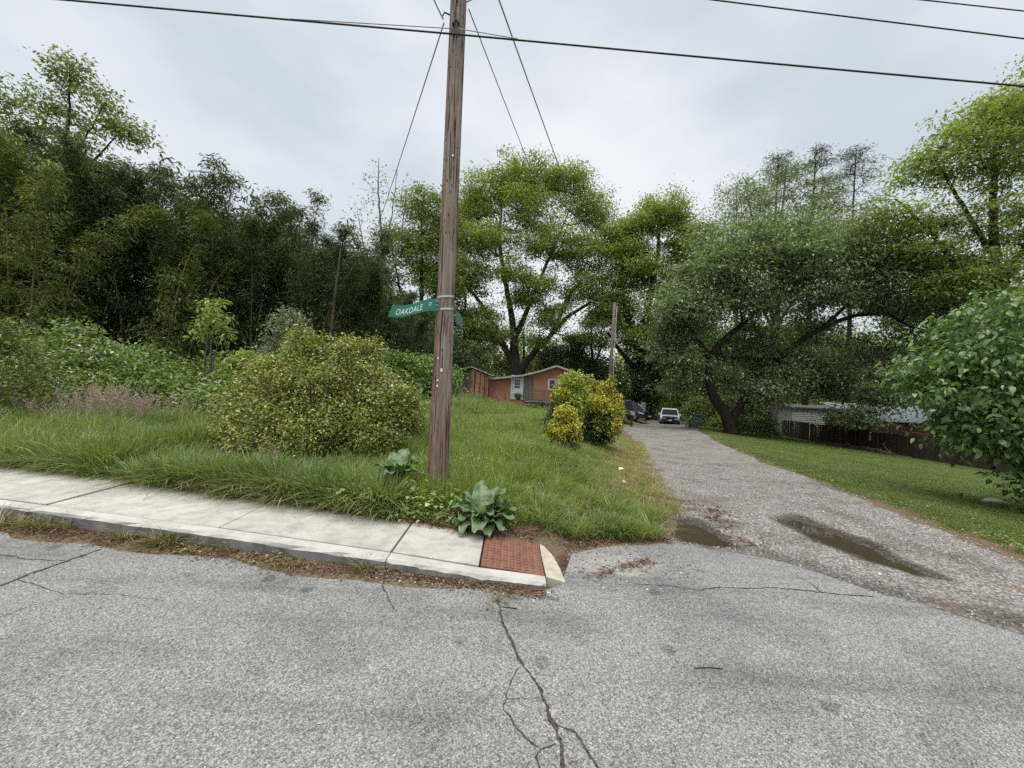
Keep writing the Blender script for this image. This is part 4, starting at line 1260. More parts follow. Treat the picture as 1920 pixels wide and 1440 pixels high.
rad = np.interp(h, [0, 2, 5, 9, 11], [1.0, 1.35, 1.6, 1.1, .5]) * r.uniform(.55, 1.1, n_) * (1 + .25*np.sin(h*1.7 + 2*a))
br = r.integers(0, 3, n_); lean = np.where(br == 0, 0, np.where(br == 1, -.42, .42)) * np.maximum(0, h - 4)
pos = np.stack([rad*np.cos(a) + lean, rad*np.sin(a), h + .5], 1)
V, F = leaf_tris(pos, np.stack([np.cos(a), np.sin(a), r.normal(-.4, .5, n_)], 1), np.stack([np.cos(a), np.sin(a), r.normal(.4, .4, n_)], 1), r.uniform(.18, .34, n_), r.uniform(.15, .28, n_))
obj('ivy', mesh_np('ivy', V, F, M['ivy_leaf']), tv)

# dark gnarled tree at the right of the drive
tree('gnarled_tree', 'spreading dark green tree with a crooked leaning trunk beside the drive', 15.2, 28, 3,
     [[(15.2,28,-1.3,.52),(15.15,28,-.9,.42),(15.1,28,-.2,.38),(14.5,28,.55,.34),(13.75,28,1.35,.31),(13.5,28,2.5,.27),(13.55,28,3.7,.24),(14.2,27.9,5.0,.2),(15.6,27.6,6.3,.17),(17,27.5,7.8,.14),(18.2,27.6,9.4,.13),(19.5,27.6,11,.07)],
      [(15.2,28,-.4,.28),(16.2,28,1.4,.24),(17.5,27.8,3.4,.21),(19.2,27.4,5.2,.18),(20.8,27.2,6.3,.15),(22.6,27,7.1,.125),(24.8,27,7.3,.1),(26.6,27,6.3,.07)],
      [(13.6,28,3.9,.2),(12.6,28,5.2,.15),(11.6,28,6.4,.1),(11,28,8,.05)],
      [(20.8,27.2,6.3,.14),(22.8,27.2,8.4,.1),(25,27,10,.06)],
      [(15.6,27.6,6.3,.14),(14.8,27.4,8.6,.1),(14.6,27.4,11,.05)]],
     [(12.6,28,10,2.4,3,2.0,48),(15.6,27,11.6,3.0,3.4,1.9,62),(19.4,27,12,3.4,3.4,1.7,66),(23.6,27,11.4,3.2,3.4,1.7,62),(27,27,10.4,2.6,3,1.6,46),(29.2,27.5,8.6,2,2.6,1.8,34),
      (11,28,7.4,1.8,2.4,1.7,36),(14.6,26.5,8.2,2.2,2.4,1.3,30),(18.3,26.5,9.2,2.6,2.6,1.2,34),(22.4,26.4,9.2,2.8,2.6,1.1,34),(10.8,29,4.7,1.5,2,1.5,26),(12.2,29.5,2.4,1.2,1.5,1.3,14),
      (16.6,29,4.6,1.9,2,1.7,24),(19.2,28.6,3.0,1.9,1.8,1.3,20),(17,29,1.5,1.5,1.5,1.5,16),(22.3,28,3.8,2,2,1.3,22),(26,27,8,2.2,2.4,1.0,22),(20.5,28.5,6.8,2,2,.9,14),(25.5,28,5,1.7,2,1.2,16),(17.8,30,6.6,2.2,1.8,1.2,26),(22.5,30.5,6,2.4,1.8,1.3,26),(19.6,31,4.6,2.4,1.6,1.4,28),(24.4,30.5,2.8,2.2,1.6,1.6,26),(21.6,30.5,2.4,2.0,1.4,1.3,24),(16.6,26.6,1.6,1.0,.8,.9,20),(17.6,26.6,3.0,1.1,.8,.9,20),(19.0,26.4,4.4,1.0,.8,.7,14),(15.2,30.5,4.6,1.6,1.6,1.6,20),(11.6,28.2,5.6,1.6,1.6,1.2,22),(14.6,26.2,10.2,2.4,1.6,1.2,28),(18,25.6,10.6,2.4,1.6,1.0,26),(22,25.6,10.6,2.4,1.6,1.0,26),(12.4,26.4,7.2,1.6,1.2,1.0,22),(15.6,25.8,7.4,1.8,1.2,.8,22),(19.4,25.6,8.0,2.0,1.2,.7,24),(23.4,25.6,8.0,2.0,1.2,.8,24),(20.4,31.5,3.4,2.2,1.2,1.4,26),(25.6,31,4.8,2.0,1.2,1.4,24),(23.2,31.5,3.4,2.0,1.2,1.4,24),(22.6,26.6,.5,1.4,.9,.6,20),(24.2,26.4,1.7,1.4,.9,.7,20),(25.8,26.2,3.2,1.4,.9,.9,20),(12.0,27.4,3.4,1.2,1.2,1.2,18)],
     100, .62, .21, 'bark_dark', 'dark_leaf', step=.8, r_tip=.02, droop=.12, narrow=.5, flat=.28, upness=1.5)

# light green tree at the far right, and what stands behind the gnarled tree
tree('hickory_tree', 'tall airy yellow-green tree rising at the right edge of the picture', 29, 24, 4,
     [[(29,24,-3,.42),(28.8,24,3,.34),(28.4,24,8,.27),(28,24,13,.18),(28,24,18.5,.06)],
      [(28.6,24,6,.22),(26.5,24,9,.16),(24,24,12,.1),(22.2,24,13.4,.05)], [(28.5,24,8,.2),(30.5,24,12,.14),(32,24,16,.07)], [(28.3,24,10,.16),(26,24,13.5,.1),(24.4,24,16,.05)]],
     [(28,24,18.6,2.6,2.6,1.5,44),(24.8,24,15.8,2.2,2.6,1.6,44),(27.6,24,15.2,2.8,2.8,1.7,46),(22.4,24,12.6,1.8,2.2,1.2,30),(31,24,17,2.8,2.8,2.4,48),(25.6,24,12,2.4,2.6,1.5,40),
      (29.5,24,12.4,3,3,1.6,40),(32.5,24,13,2.6,2.6,2.2,36),(27,24,9.4,2.6,2.6,1.3,30),(31,24,9.4,2.6,2.6,1.6,26),(23.4,24,10.2,1.6,2,1.0,16),(30,24,20,2.2,2.4,1.2,30),(25.6,24,8.4,2.2,2,1.2,26),(29,23.4,7.4,2.6,2,1.4,30),(31.6,23.4,11,2.4,2,1.6,30),(26.6,23.2,17.2,1.8,1.8,1.2,26)],
     74, .52, .22, 'bark_dark', 'lime_leaf', step=.8, r_tip=.02, narrow=.42, flat=.28, upness=1.5)
tree('maple_tree', 'dark green bushy tree behind the near tree at the right edge', 33, 31, 5,
     [[(33,31,-3.5,.35),(33,31,2,.28),(33,31,7,.16),(33,31,10,.07)], [(33,31,3,.18),(30,31,6,.1)], [(33,31,3,.18),(36,31,7,.1)]],
     [(33,31,11,3.4,3.2,1.8,56),(29.6,30,8,2.6,3,2,44),(36.6,31,9,3.2,3,2.4,50),(33,30,6,3.4,3,2,48),(29.5,30,4,2,2.4,1.6,26),(37,30,4,3,3,2.5,36)],
     60, .6, .28, 'bark_dark', 'dark_leaf', step=1.0)
for x, y, top, sd_, lab, ml, spr in ((27.2, 43, 27.0, 11, 'tall thin pine with sparse dark needles, left of the three behind the gnarled tree', 'pine_leaf', 1.0),
                            (30.4, 42, 27.6, 12, 'tall thin pine with sparse needles, the middle of three on the skyline', 'pine_leaf', 1.0),
                            (35.4, 43, 28.2, 13, 'tall thin pine with dense dark top, right of the three on the skyline', 'pine_leaf', 1.25)):
    r = np.random.default_rng(sd_)
    lobes = []
    for h in np.arange(10.5, top, .9):
        w = spr * np.interp(h, [10, 15, 21, top - .5], [1.6, 3.2, 3.0, .7]) * r.uniform(.75, 1.15)
        for q in range(5):
            a = r.uniform(0, 2*PI)
            lobes.append((x + .6*w*math.cos(a), y + .6*w*math.sin(a), h + .15*w, .5*w + .2, .5*w + .2, .45, 4))
    tree('pine_tree', lab, x, y, sd_, [[(x,y,-2,.3),(x+.1,y,8,.22),(x-.1,y,18,.13),(x,y,top,.03)]], lobes, 20, .42, .28, 'bark_dark', ml, step=.7, r_tip=.02, narrow=.2, flat=.22)
tree('ash_tree', 'thin half-leafed tree with fine twigs left of the pines', 23.2, 42, 14,
     [[(23.2,42,-2,.28),(23,42,8,.2),(22.6,42,16,.12),(22.4,42,23,.03)], [(23,42,9,.12),(20.6,42,15,.07),(19.2,42,18.5,.03)], [(23,42,11,.12),(25.2,42,17,.07),(26,42,22,.03)]],
     [(22.4,42,21,2.6,2.4,2.8,80),(19.8,42,17,2.4,2.2,2.2,70),(25.2,42,20.5,2.2,2.2,3.0,70),(22.5,41,16,3.2,2.5,2.6,80),(26.4,41,16,2.6,2.4,2.6,60),(18.9,41,13.5,2.4,2.2,2,50),(29,42,18,2.4,2.4,2.6,50),(32,42,17,2.4,2.4,2.4,40),(23.5,41,12,3,2.4,2,40)],
     34, .42, .2, 'bark_grey', 'dark_leaf', step=.8, r_tip=.014, narrow=.4)
tree('sycamore_tree', 'tall airy grey-green tree rising behind the gnarled tree', 24, 37, 28,
     [[(24,37,-2,.34),(24,37,6,.27),(23.8,37,13,.18),(24,37,19,.09),(24.2,37,23,.02)], [(24,37,7,.16),(20.5,37,12.5,.1),(17.6,37,16,.04)], [(24,37,8,.16),(27.6,37,14,.1),(30.4,37,17.5,.03)], [(23.9,37,11,.12),(21.4,37,17,.07),(20.6,37,20.5,.02)], [(24,37,13,.1),(27,37,19,.05),(27.8,37,21.5,.02)]],
     [(17.4,37,15.4,2.2,2.2,1.9,44),(20.6,37,19,2.3,2.3,2.1,50),(24,37,21.4,2.3,2.3,2.0,50),(27.6,37,19.8,2.3,2.3,2.2,50),(30.6,37,16.8,2.2,2.2,2.0,44),(21.6,36,15,2.8,2.3,1.9,56),(26.4,36,15.6,2.8,2.3,2.0,56),(18.6,36,11.6,2.2,2.2,1.6,40),(24,36,11.6,3.2,2.2,1.5,44),(29.4,36,12.6,2.6,2.2,1.6,44)],
     40, .5, .2, 'bark_grey', 'dark_leaf', step=.8, r_tip=.018, narrow=.45, flat=.3, upness=1.4)
tree('poplar_tree', 'bright yellow-green tree in the gap above the metal shed roof', 33.5, 48, 15,
     [[(33.5,48,-3,.3),(33.5,48,4,.2),(33.5,48,10,.06)], [(33.5,48,1,.15),(29.5,48,5,.06)], [(33.5,48,1,.15),(37.5,48,5,.06)]],
     [(33.5,48,8,3.5,3,3,50),(29.8,48,5,3,2.6,3,46),(37.5,48,6,3.4,3,3.4,50),(33,46,2.6,4,2.4,2,44),(28,47,1.8,2.6,2,1.8,30),(38.5,46,2,3,2,2,30)],
     64, .6, .3, 'bark', 'lime_leaf', step=1.2)
tree('locust_tree', 'medium green tree filling the gap behind the crooked trunk', 20.5, 50, 16,
     [[(20.5,50,-2.5,.3),(20.5,50,5,.2),(20.5,50,12,.06)], [(20.5,50,2,.15),(24.5,50,7,.06)], [(20.5,50,2,.15),(17,50,7,.06)]],
     [(20.5,50,11,3.2,3,2.8,40),(24.5,50,8,3,3,2.6,40),(17.4,50,7.5,2.6,2.6,2.6,36),(21,48.5,4,3.6,2.6,2.4,40),(25.5,49,3,3,2.4,2.4,34),(16.6,48,2.8,2.2,2,2,28),(23,47,.6,3.4,2,1.6,34)],
     60, .6, .3, 'bark', 'mid_leaf', step=1.2)
tree('sapling_tree', 'small leafy tree in the sky gap left of the ivy-covered trunk', 10.4, 53, 17,
     [[(10.4,53,-1,.35),(10.4,53,4,.28),(10.2,53,6.5,.16),(10,53,10,.05)], [(10.4,53,4,.2),(11.6,53,7,.1)], [(10.4,53,4.2,.18),(9,53,6.6,.08)]],
     [(10,53,10,1.6,1.6,1.3,24),(11.8,53,7.6,1.4,1.4,1.1,20),(8.8,53,7.4,1.5,1.4,1.0,20)], 46, .5, .3, 'bark_dark', 'mid_leaf', step=1.0)

tree('linden_tree', 'mid-green tree filling the space behind the huge tree trunk', 1.5, 54, 27,
     [[(1.5,54,0,.3),(1.5,54,4,.22),(1.2,54,9,.06)], [(1.5,54,1,.16),(-3.4,54,6,.06)], [(1.5,54,1,.16),(6,54,5.4,.06)]],
     [(1.2,54,8.2,2.6,2,1.8,40),(-3.4,54,7.4,2.6,2,2,40),(5.6,54,6.2,2.4,2,1.8,40),(-1,53,4.2,3.4,2,1.8,44),(4,53,3.6,3,2,1.6,40),(-5.4,53,4.4,2.4,2,2,36),(8.6,54,4.4,2.4,2,1.8,30)],
     60, .55, .26, 'bark_dark', 'mid_leaf', step=1.1)
# trees left of the oak
tree('bare_tree', 'nearly bare grey tree with fine twigs beside the bamboo', -11.4, 34, 18,
     [[(-10.6,34,0,.24),(-10.8,34,6,.18),(-11.3,34,12,.12),(-11.9,34,17,.06),(-12,34,20,.02)], [(-10.9,34,7,.1),(-12.8,34,12,.06),(-13.6,34,15.5,.02)], [(-11,34,8.5,.1),(-9.9,34,13,.06),(-9.5,34,17.5,.02)], [(-11.2,34,11,.08),(-10.6,34,16,.04),(-10.4,34,19.4,.02)]],
     [(-12,34,17.5,1.5,1.2,2.4,46),(-13.4,34,14.5,1.2,1.2,2.0,36),(-9.8,34,16.5,1.0,1.1,2.2,36),(-11.5,34,13,1.8,1.4,2.0,36),(-14,34,11,1.4,1.4,1.6,30)],
     3, .35, .2, 'bark_grey', 'mid_leaf', step=.7, r_tip=.012)
tree('beech_tree', 'leafy mid-green tree with several dark stems between bamboo and pole', -9.0, 40, 19,
     [[(-9,40,0,.35),(-9,40,5,.26),(-9.3,40,10,.2),(-9.6,40,16,.1),(-9.6,40,20,.04)], [(-9.2,40,.2,.22),(-10.6,40,6,.16),(-11.6,40,11,.1),(-12.4,40,14,.04)], [(-8.9,40,.2,.22),(-7.8,40,7,.16),(-7,40,13,.08),(-7,40,17,.04)]],
     [(-9.6,40,18.6,2.4,2.6,2.0,44),(-7.4,40,16.5,2.4,2.6,2.2,44),(-11.4,40,15,2.6,2.6,2,44),(-13.4,39,11.5,2.6,2.6,2.2,44),(-8.8,39.5,13,3,2.6,2,44),(-12,38,8,3,2.6,2,40),(-6.6,39,11.5,2.2,2.4,2.2,34)],
     84, .58, .24, 'bark_dark', 'mid_leaf', step=1.0, flat=.45, upness=1.3, r_tip=.02)
tree('hornbeam_tree', 'dense green tree with drooping branches just right of the pole', -5.2, 43, 20,
     [[(-5.2,43,0,.3),(-5.2,43,6,.2),(-5.4,43,13,.06)], [(-5.2,43,3,.15),(-7.6,43,7,.06)], [(-5.2,43,3,.15),(-3,43,7,.06)]],
     [(-5.4,42,12.6,2.4,2.4,2.0,36),(-7.4,42,8.6,2.6,2.4,2.4,44),(-4,41,7,2.4,2.2,2.4,40),(-6.2,40,4.4,3,2.2,2.2,44),(-9.4,40,5,2.6,2.2,2.6,40)],
     84, .6, .24, 'bark_dark', 'mid_leaf', step=1.0, flat=.45, upness=1.3, r_tip=.02)
tree('cedar_tree', 'dark evergreen mass behind the shed', -8.6, 33, 21,
     [[(-8.6,33,0,.25),(-8.6,33,4,.16),(-8.6,33,8,.04)], [(-8.6,33,.3,.14),(-5.4,33,3,.06)]],
     [(-8.4,33,6.0,2.2,2,1.6,40),(-10.2,32,4.6,2,2,2.2,40),(-6.6,34,4.4,2.2,2,2,40),(-8.2,32,2.2,3,1.8,1.8,44),(-5.2,37,3.6,1.8,1.6,2,30),(-4.4,40,3,2.2,1.6,2.4,30)],
     64, .5, .22, 'bark_dark', 'ivy_leaf', step=.9)
tree('juniper_tree', 'dark evergreen tree behind the right end of the house roof', 7.6, 48, 22,
     [[(7.6,48,-.5,.25),(7.6,48,4,.14),(7.6,48,7.4,.04)], [(7.6,48,0,.14),(4.6,48,3.4,.05)], [(7.6,48,0,.14),(10.4,47,3,.05)]],
     [(7.4,48,6,2.2,2,1.8,44),(4.6,48,4.6,2,2,1.8,40),(10,47,4,2,2,2.2,40),(7.4,47,3,3,2,2,44),(11,44,1.6,1.8,1.6,2.2,36)],
     64, .55, .25, 'bark_dark', 'ivy_leaf', step=.9)
tree('elm_tree', 'tall sparse-leaved tree rising over the bamboo at top left', -22.8, 20, 23,
     [[(-22.8,20,0,.26),(-22.8,20,7,.2),(-22.6,20,11,.12),(-22.4,20,14.2,.05),(-22.5,20,16.4,.012)], [(-22.8,20,8,.1),(-24.6,20,11.5,.06),(-26,20,14,.02)], [(-22.6,20,9.5,.09),(-20.8,20,12,.045),(-19.6,20,13.4,.012)], [(-22.6,20,11,.07),(-21.2,20,13.4,.03),(-20.4,20,15,.01)]],
     [(-22.4,20,15.8,1.0,1,1.2,34),(-23.6,20,14.4,.9,1,.9,22),(-20.6,20,14.4,.7,.8,.7,16),(-19.9,20,13.2,1.1,1,.6,24),(-18.9,20,12.9,.6,.8,.5,12),(-26,20,14.4,1.1,1.1,1.2,30),(-25.2,20,12.6,1.3,1.1,.9,26),(-22.6,20,13.2,1.4,1.1,.9,28),(-21.4,20,11.8,1.6,1.3,.8,26),(-25.5,20,10.8,1.8,1.4,1.2,34),(-22.5,20,10.8,1.6,1.4,.9,22)],
     34, .28, .19, 'bark_dark', 'mid_leaf', step=.5, r_tip=.012, narrow=.42, flat=.45)

# near tree at the right edge with big leaves
b = (10.6, 7.4, gz(10.6, 7.4))
dog = plant('dogwood_tree', 'near leafy tree with large glossy leaves overhanging the lawn at right', 'tree', b, 24,
     [rel(s_, b) for s_ in [[(10.6,7.4,-.75,.13),(10.5,7.4,.5,.11),(10.2,7.3,1.6,.08),(10,7.2,2.8,.05),(10,7.2,3.9,.02)], [(10.5,7.4,.4,.08),(9.4,7.1,1.0,.05),(8.3,6.9,1.3,.03),(7.5,6.8,1.4,.015)],
      [(10.5,7.4,.6,.07),(9.6,6.6,.8,.045),(8.9,6.1,.75,.02)], [(10.4,7.4,.9,.06),(9.2,7.4,2.2,.04),(8.2,7.3,2.8,.02)], [(10.6,7.4,.5,.07),(11.8,7.6,1.8,.04),(12.6,7.7,2.6,.02)]]],
     rel([(9.9,7.2,3.3,1.5,1.5,.75,80),(8.4,7.1,2.7,1.0,1.3,.75,74),(7.6,7.0,2.0,.75,1.1,.65,60),(8.4,6.8,1.4,1.1,1.2,.6,84),(9.6,6.6,1.7,1.3,1.2,1.0,96),(9.2,6.5,.65,1.1,1.1,.5,80),(10.4,6.6,.8,1.3,1.2,.7,80),(7.7,6.9,1.05,.55,.7,.3,22),(11.8,7.2,2.2,1.6,1.6,1.4,70),(10.4,7.0,2.4,1.3,1.2,.8,70),(8.5,6.3,.35,.6,.6,.25,22)], b),
     50, .19, .1, M['bark_dark'], M['near_leaf'], step=.3, r_tip=.0035, fine=True, narrow=.58, droop=.3, upness=1.0, sides=(9, 6, 4), size_var=.5)
dog.location.x += .3

# ------------------------------------------------------------------ bamboo grove
def bamboo_proto(seed, H, ml, lean, dens=1.0):
    r = np.random.default_rng(seed)
    u = np.linspace(0, 1, 22)
    az = r.uniform(0, 2*PI)
    bend = lean * H * (0.10*u + 0.22*u**3.2)
    P_ = np.stack([bend*math.cos(az), bend*math.sin(az), H*(u - 0.09*u**4*lean)], 1)
    W = [tube_np(P_, np.interp(u, [0, .6, 1], [.032, .022, .005]), 6)]
    pos, dr = [], []
    nb = int(46 * dens)
    for q in range(nb):
        s_ = r.uniform(.16, 1.0)**.8
        c_ = np.array([np.interp(s_, u, P_[:, k_]) for k_ in range(3)])
        a = r.uniform(0, 2*PI); L_ = (1.2 - .95*s_) * r.uniform(.5, 1.2)
        e = c_ + np.array([math.cos(a)*L_*.85, math.sin(a)*L_*.85, L_*.35])
        m_ = (c_+e)/2 + np.array([0, 0, .12*L_])
        W.append(tube_np(np.array([c_, m_, e]), np.array([.006, .004, .002]), 3))
        k_ = 52
        t_ = r.uniform(.2, 1.1, k_)[:, None]
        pos.append(c_*(1-t_) + e*t_ + r.normal(0, .13, (k_, 3)))
        d_ = np.stack([np.cos(a + r.normal(0, .9, k_)), np.sin(a + r.normal(0, .9, k_)), r.normal(-.3, .45, k_)], 1); dr.append(d_)
    pos = np.concatenate(pos); d_ = np.concatenate(dr); n_ = len(pos)
    L_ = r.uniform(.11, .22, n_)
    V, F = leaf_tris(pos, d_, np.stack([r.normal(0, .6, n_), r.normal(0, .6, n_), np.ones(n_)], 1), L_, L_*.2, .15, .2)
    WV, WF = join_parts(W)
    return WV, WF, V, F


m_culm = plain('culm', (0.2, 0.19, 0.09), 0.5, 0.3, 3)
bam = []
for q in range(8):
    WV, WF, V, F = bamboo_proto(60+q, 8.4 + .35*(q % 4), 'bamboo_leaf', .6 + .12*q, 1.15)
    bam.append((mesh_np('culm', WV, WF, m_culm, True), mesh_np('foliage', V, F, M['bamboo_leaf'])))
bam_l = []
for q in range(3):
    WV, WF, V, F = bamboo_proto(80+q, 7.4 + .3*q, 'bamboo_lit', .8 + .2*q, 1.25)
    bam_l.append((mesh_np('culm', WV, WF, m_culm, True), mesh_np('foliage', V, F, M['bamboo_lit'])))


def put_bamboo(x, y, s_, protos, k_, label, rz):
    t_ = thing('bamboo', label, 'bamboo', (x, y, gz(x, y)), rz, 'bamboo grove at left')
    t_.scale = (s_, s_, s_)
    obj('culm', protos[k_][0], t_); obj('foliage', protos[k_][1], t_)


# front line of the grove: from left-near to right-far
FX = [-32, -19.5, -15.5, -11.5, -8.8, -7.0, -6.3]; FY = [12.5, 13.0, 15.2, 17.4, 19.6, 22.5, 27]
r = np.random.default_rng(77)
dark_lab = 'slender dark green bamboo in the dense grove on the left'
cnt = 0
while cnt < 210:
    x = -27 + 20.8*((cnt*0.618034) % 1.0) + r.uniform(-.2, .2); dep = r.uniform(0, 1)**1.4 * 5.5
    y = float(np.interp(x, FX, FY)) + dep
    hgt = float(np.interp(x, [-27, -18, -13, -9.5, -7.4, -6.2], [1.12, 1.08, 1.06, .98, .84, .72])) * r.uniform(.88, 1.06)
    sect = 'at the left end of the grove' if x < -15 else 'in the middle of the grove behind the bare-stemmed sapling' if x < -10 else 'at the right end of the grove towards the pole'
    put_bamboo(x, y, hgt, bam, int(r.integers(0, 8)), 'slender dark green bamboo ' + sect, r.uniform(0, 2*PI)); cnt += 1
lit = 'yellow-green bamboo leaning out at the front left of the grove'
for x, y, s_ in ((-16.9, 12.6, 1.0), (-15.9, 12.4, 1.02), (-15.2, 12.7, .95), (-17.8, 12.4, 1.08), (-14.6, 13.0, .9), (-18.8, 12.8, 1.05), (-16.4, 13.2, 1.1), (-17.3, 12.0, .9), (-20, 12.6, 1.1), (-15.5, 13.3, .98)):
    put_bamboo(x, y, s_, bam_l, int(r.integers(0, 3)), lit, r.uniform(0, 2*PI))
for x, y, s_ in ((-12.9, 14.9, 1.0), (-12.5, 15.3, .95)):
    put_bamboo(x, y, s_, bam_l, int(r.integers(0, 3)), 'bright yellow-green bamboo standing among the darker ones', r.uniform(0, 2*PI))
# the mass of the grove behind
n_ = 90000
x = r.uniform(-40, -6.6, n_); dep = r.uniform(2.0, 8, n_)
y = np.interp(x, FX, FY) + dep
top = np.interp(x, [-40, -18, -13, -9.5, -7.4, -6.2], [10.6, 10.2, 10.0, 9.4, 8.2, 7.0]) * (.92 + .10*np.sin(x*1.9) + .06*np.sin(x*4.3 + y))
z = r.uniform(.05, 1, n_)**.75 * top + .2
pos = np.stack([x, y, z], 1)
V, F = leaf_tris(pos, np.stack([r.normal(0, 1, n_), r.normal(0, 1, n_), r.normal(-.6, .5, n_)], 1), np.stack([r.normal(0, .7, n_), r.normal(0, .7, n_), np.ones(n_)], 1), r.uniform(.22, .42, n_), r.uniform(.06, .12, n_), .15, .2)
tag(obj('bamboo_thicket', mesh_np('bamboo_thicket', V, F, M['bamboo_leaf'])), 'dark mass of bamboo foliage deep inside the grove', 'bamboo', kind='stuff')

# far woodland that reads as one mass
n_ = 90000
x = r.uniform(-75, 95, n_)
y = 56 + .004*(x-10)**2*0 + r.uniform(0, 14, n_)
top = np.interp(x, [-75, -20, -8, 4, 9, 14, 18, 30, 60, 95], [15, 14, 11, 8, 6.5, 7, 11, 14, 16, 16]) * (.8 + .16*np.sin(x*.7) + .12*np.sin(x*1.9 + 1)) * (.75 + (y-56)/40)
z = -2.2 + r.uniform(0, 1, n_)**.9 * (top + 2.2)
V, F = leaf_tris(np.stack([x, y, z], 1), r.normal(0, 1, (n_, 3)), np.stack([r.normal(0, .7, n_), r.normal(0, .7, n_), np.ones(n_)], 1), r.uniform(.35, .8, n_), r.uniform(.25, .5, n_))
tag(obj('woodland', mesh_np('woodland', V, F, M['mid_leaf'])), 'far green woodland closing the view behind the houses', 'woodland', kind='stuff')

# ------------------------------------------------------------------ shrubs and herbs
def shrub(name, label, x, y, seed, stems, lobes, per, sigma, leaf, ml, group=None, mb='stem', **kw):
    b = (x, y, gz(x, y))
    kw.setdefault('step', .3); kw.setdefault('r_tip', .004); kw.setdefault('sides', (6, 5, 3))
    return plant(name, label, 'shrub', b, seed, [rel(s_, b) for s_ in stems], rel(lobes, b), per, sigma, leaf, M[mb], M[ml], group, 'stems', 'foliage', **kw)


def fan(x, y, z0, n, r0, h, rad=.02, seed=0):
    q_ = random.Random(seed); out = []
    for k_ in range(n):
        a = 2*PI*k_/n + q_.uniform(-.3, .3)
        out.append([(x + .05*math.cos(a), y + .05*math.sin(a), z0, rad), (x + r0*.5*math.cos(a), y + r0*.5*math.sin(a), z0 + h*.5, rad*.7), (x + r0*math.cos(a), y + r0*math.sin(a), z0 + h, rad*.3)])
    return out


z0 = gz(-3.2, 7)
shrub('box_shrub', 'large rounded yellow-green box shrub behind the sidewalk', -3.25, 6.75, 31, fan(-3.25, 6.75, z0, 9, 1.0, 1.3, .03, 1),
      [(-3.15,6.9,.85,1.5,1.3,.62,320),(-3.1,6.7,.8,1.05,.9,.55,110),(-3.2,6.8,1.4,.7,.6,.35,50),(-3.75,6.9,1.4,.75,.7,.42,110),(-2.75,6.9,1.45,.72,.7,.42,110),(-3.62,7.0,1.9,.3,.35,.26,34),(-2.72,7.0,1.85,.42,.42,.24,44),(-3.95,6.7,.8,.68,.8,.6,130),(-2.2,6.9,.8,.72,.85,.65,170),(-3.05,6.2,.55,1.35,.75,.5,170),(-2.4,6.3,.5,.8,.6,.45,70),(-3.7,6.3,.5,.75,.6,.45,70),(-3.7,7,2.1,.14,.14,.22,16),(-3.35,6.9,2.0,.16,.16,.2,16),(-2.5,7,2.0,.15,.15,.16,14),(-2.9,7,2.02,.15,.15,.16,14),(-4.2,6.9,1.6,.22,.2,.2,18),(-1.75,6.8,1.2,.2,.2,.22,18),(-4.35,6.8,1.2,.2,.2,.2,12)],
      60, .085, .047, 'box_leaf', narrow=.55, flat=.9, upness=.8, inner=5.0)
# golden euonymus shrubs by the drive
def euonymus(name_seed, label, x, y, parts_):
    t_ = thing('golden_shrub', label, 'shrub', (x, y, gz(x, y)), group='golden shrubs beside the drive')
    b = (x, y, gz(x, y))
    for k_, (lobes, per, sg, lf, ml, nm) in enumerate(parts_):
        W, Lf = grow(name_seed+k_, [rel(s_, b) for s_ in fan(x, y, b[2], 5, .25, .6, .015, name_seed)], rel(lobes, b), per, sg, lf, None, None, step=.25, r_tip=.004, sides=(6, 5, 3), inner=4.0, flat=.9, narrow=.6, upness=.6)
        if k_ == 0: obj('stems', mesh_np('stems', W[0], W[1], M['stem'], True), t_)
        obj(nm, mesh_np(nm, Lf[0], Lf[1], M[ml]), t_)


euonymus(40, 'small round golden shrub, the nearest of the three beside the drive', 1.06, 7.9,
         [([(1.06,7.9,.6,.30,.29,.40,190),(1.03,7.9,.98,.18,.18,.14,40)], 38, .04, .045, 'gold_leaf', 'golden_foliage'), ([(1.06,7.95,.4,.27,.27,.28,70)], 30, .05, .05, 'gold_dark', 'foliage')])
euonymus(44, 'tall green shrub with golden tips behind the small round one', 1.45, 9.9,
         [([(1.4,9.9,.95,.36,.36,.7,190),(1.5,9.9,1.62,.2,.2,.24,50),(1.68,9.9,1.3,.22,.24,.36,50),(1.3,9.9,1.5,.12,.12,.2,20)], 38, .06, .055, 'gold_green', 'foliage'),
          ([(1.12,9.7,.75,.3,.3,.42,90)], 34, .055, .055, 'gold_dark', 'dark_foliage'), ([(1.06,9.6,1.2,.09,.09,.3,30),(1.22,9.6,1.22,.08,.08,.28,24)], 28, .04, .048, 'gold_leaf', 'golden_foliage')])  # dark green leaves low on the left, golden shoots above
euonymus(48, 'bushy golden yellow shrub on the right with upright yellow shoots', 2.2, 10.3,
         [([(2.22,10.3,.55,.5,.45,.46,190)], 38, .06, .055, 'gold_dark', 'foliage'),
          ([(2.25,10.2,1.05,.42,.36,.26,100),(1.98,10.2,1.45,.05,.05,.36,24),(2.28,10.2,1.42,.09,.09,.24,26),(2.5,10.2,1.55,.05,.05,.4,26),(2.68,10.1,1.1,.08,.08,.3,20),(2.62,10.0,.75,.16,.16,.36,34),(2.36,9.95,.62,.3,.2,.3,30)], 34, .042, .05, 'gold_leaf', 'golden_foliage')])
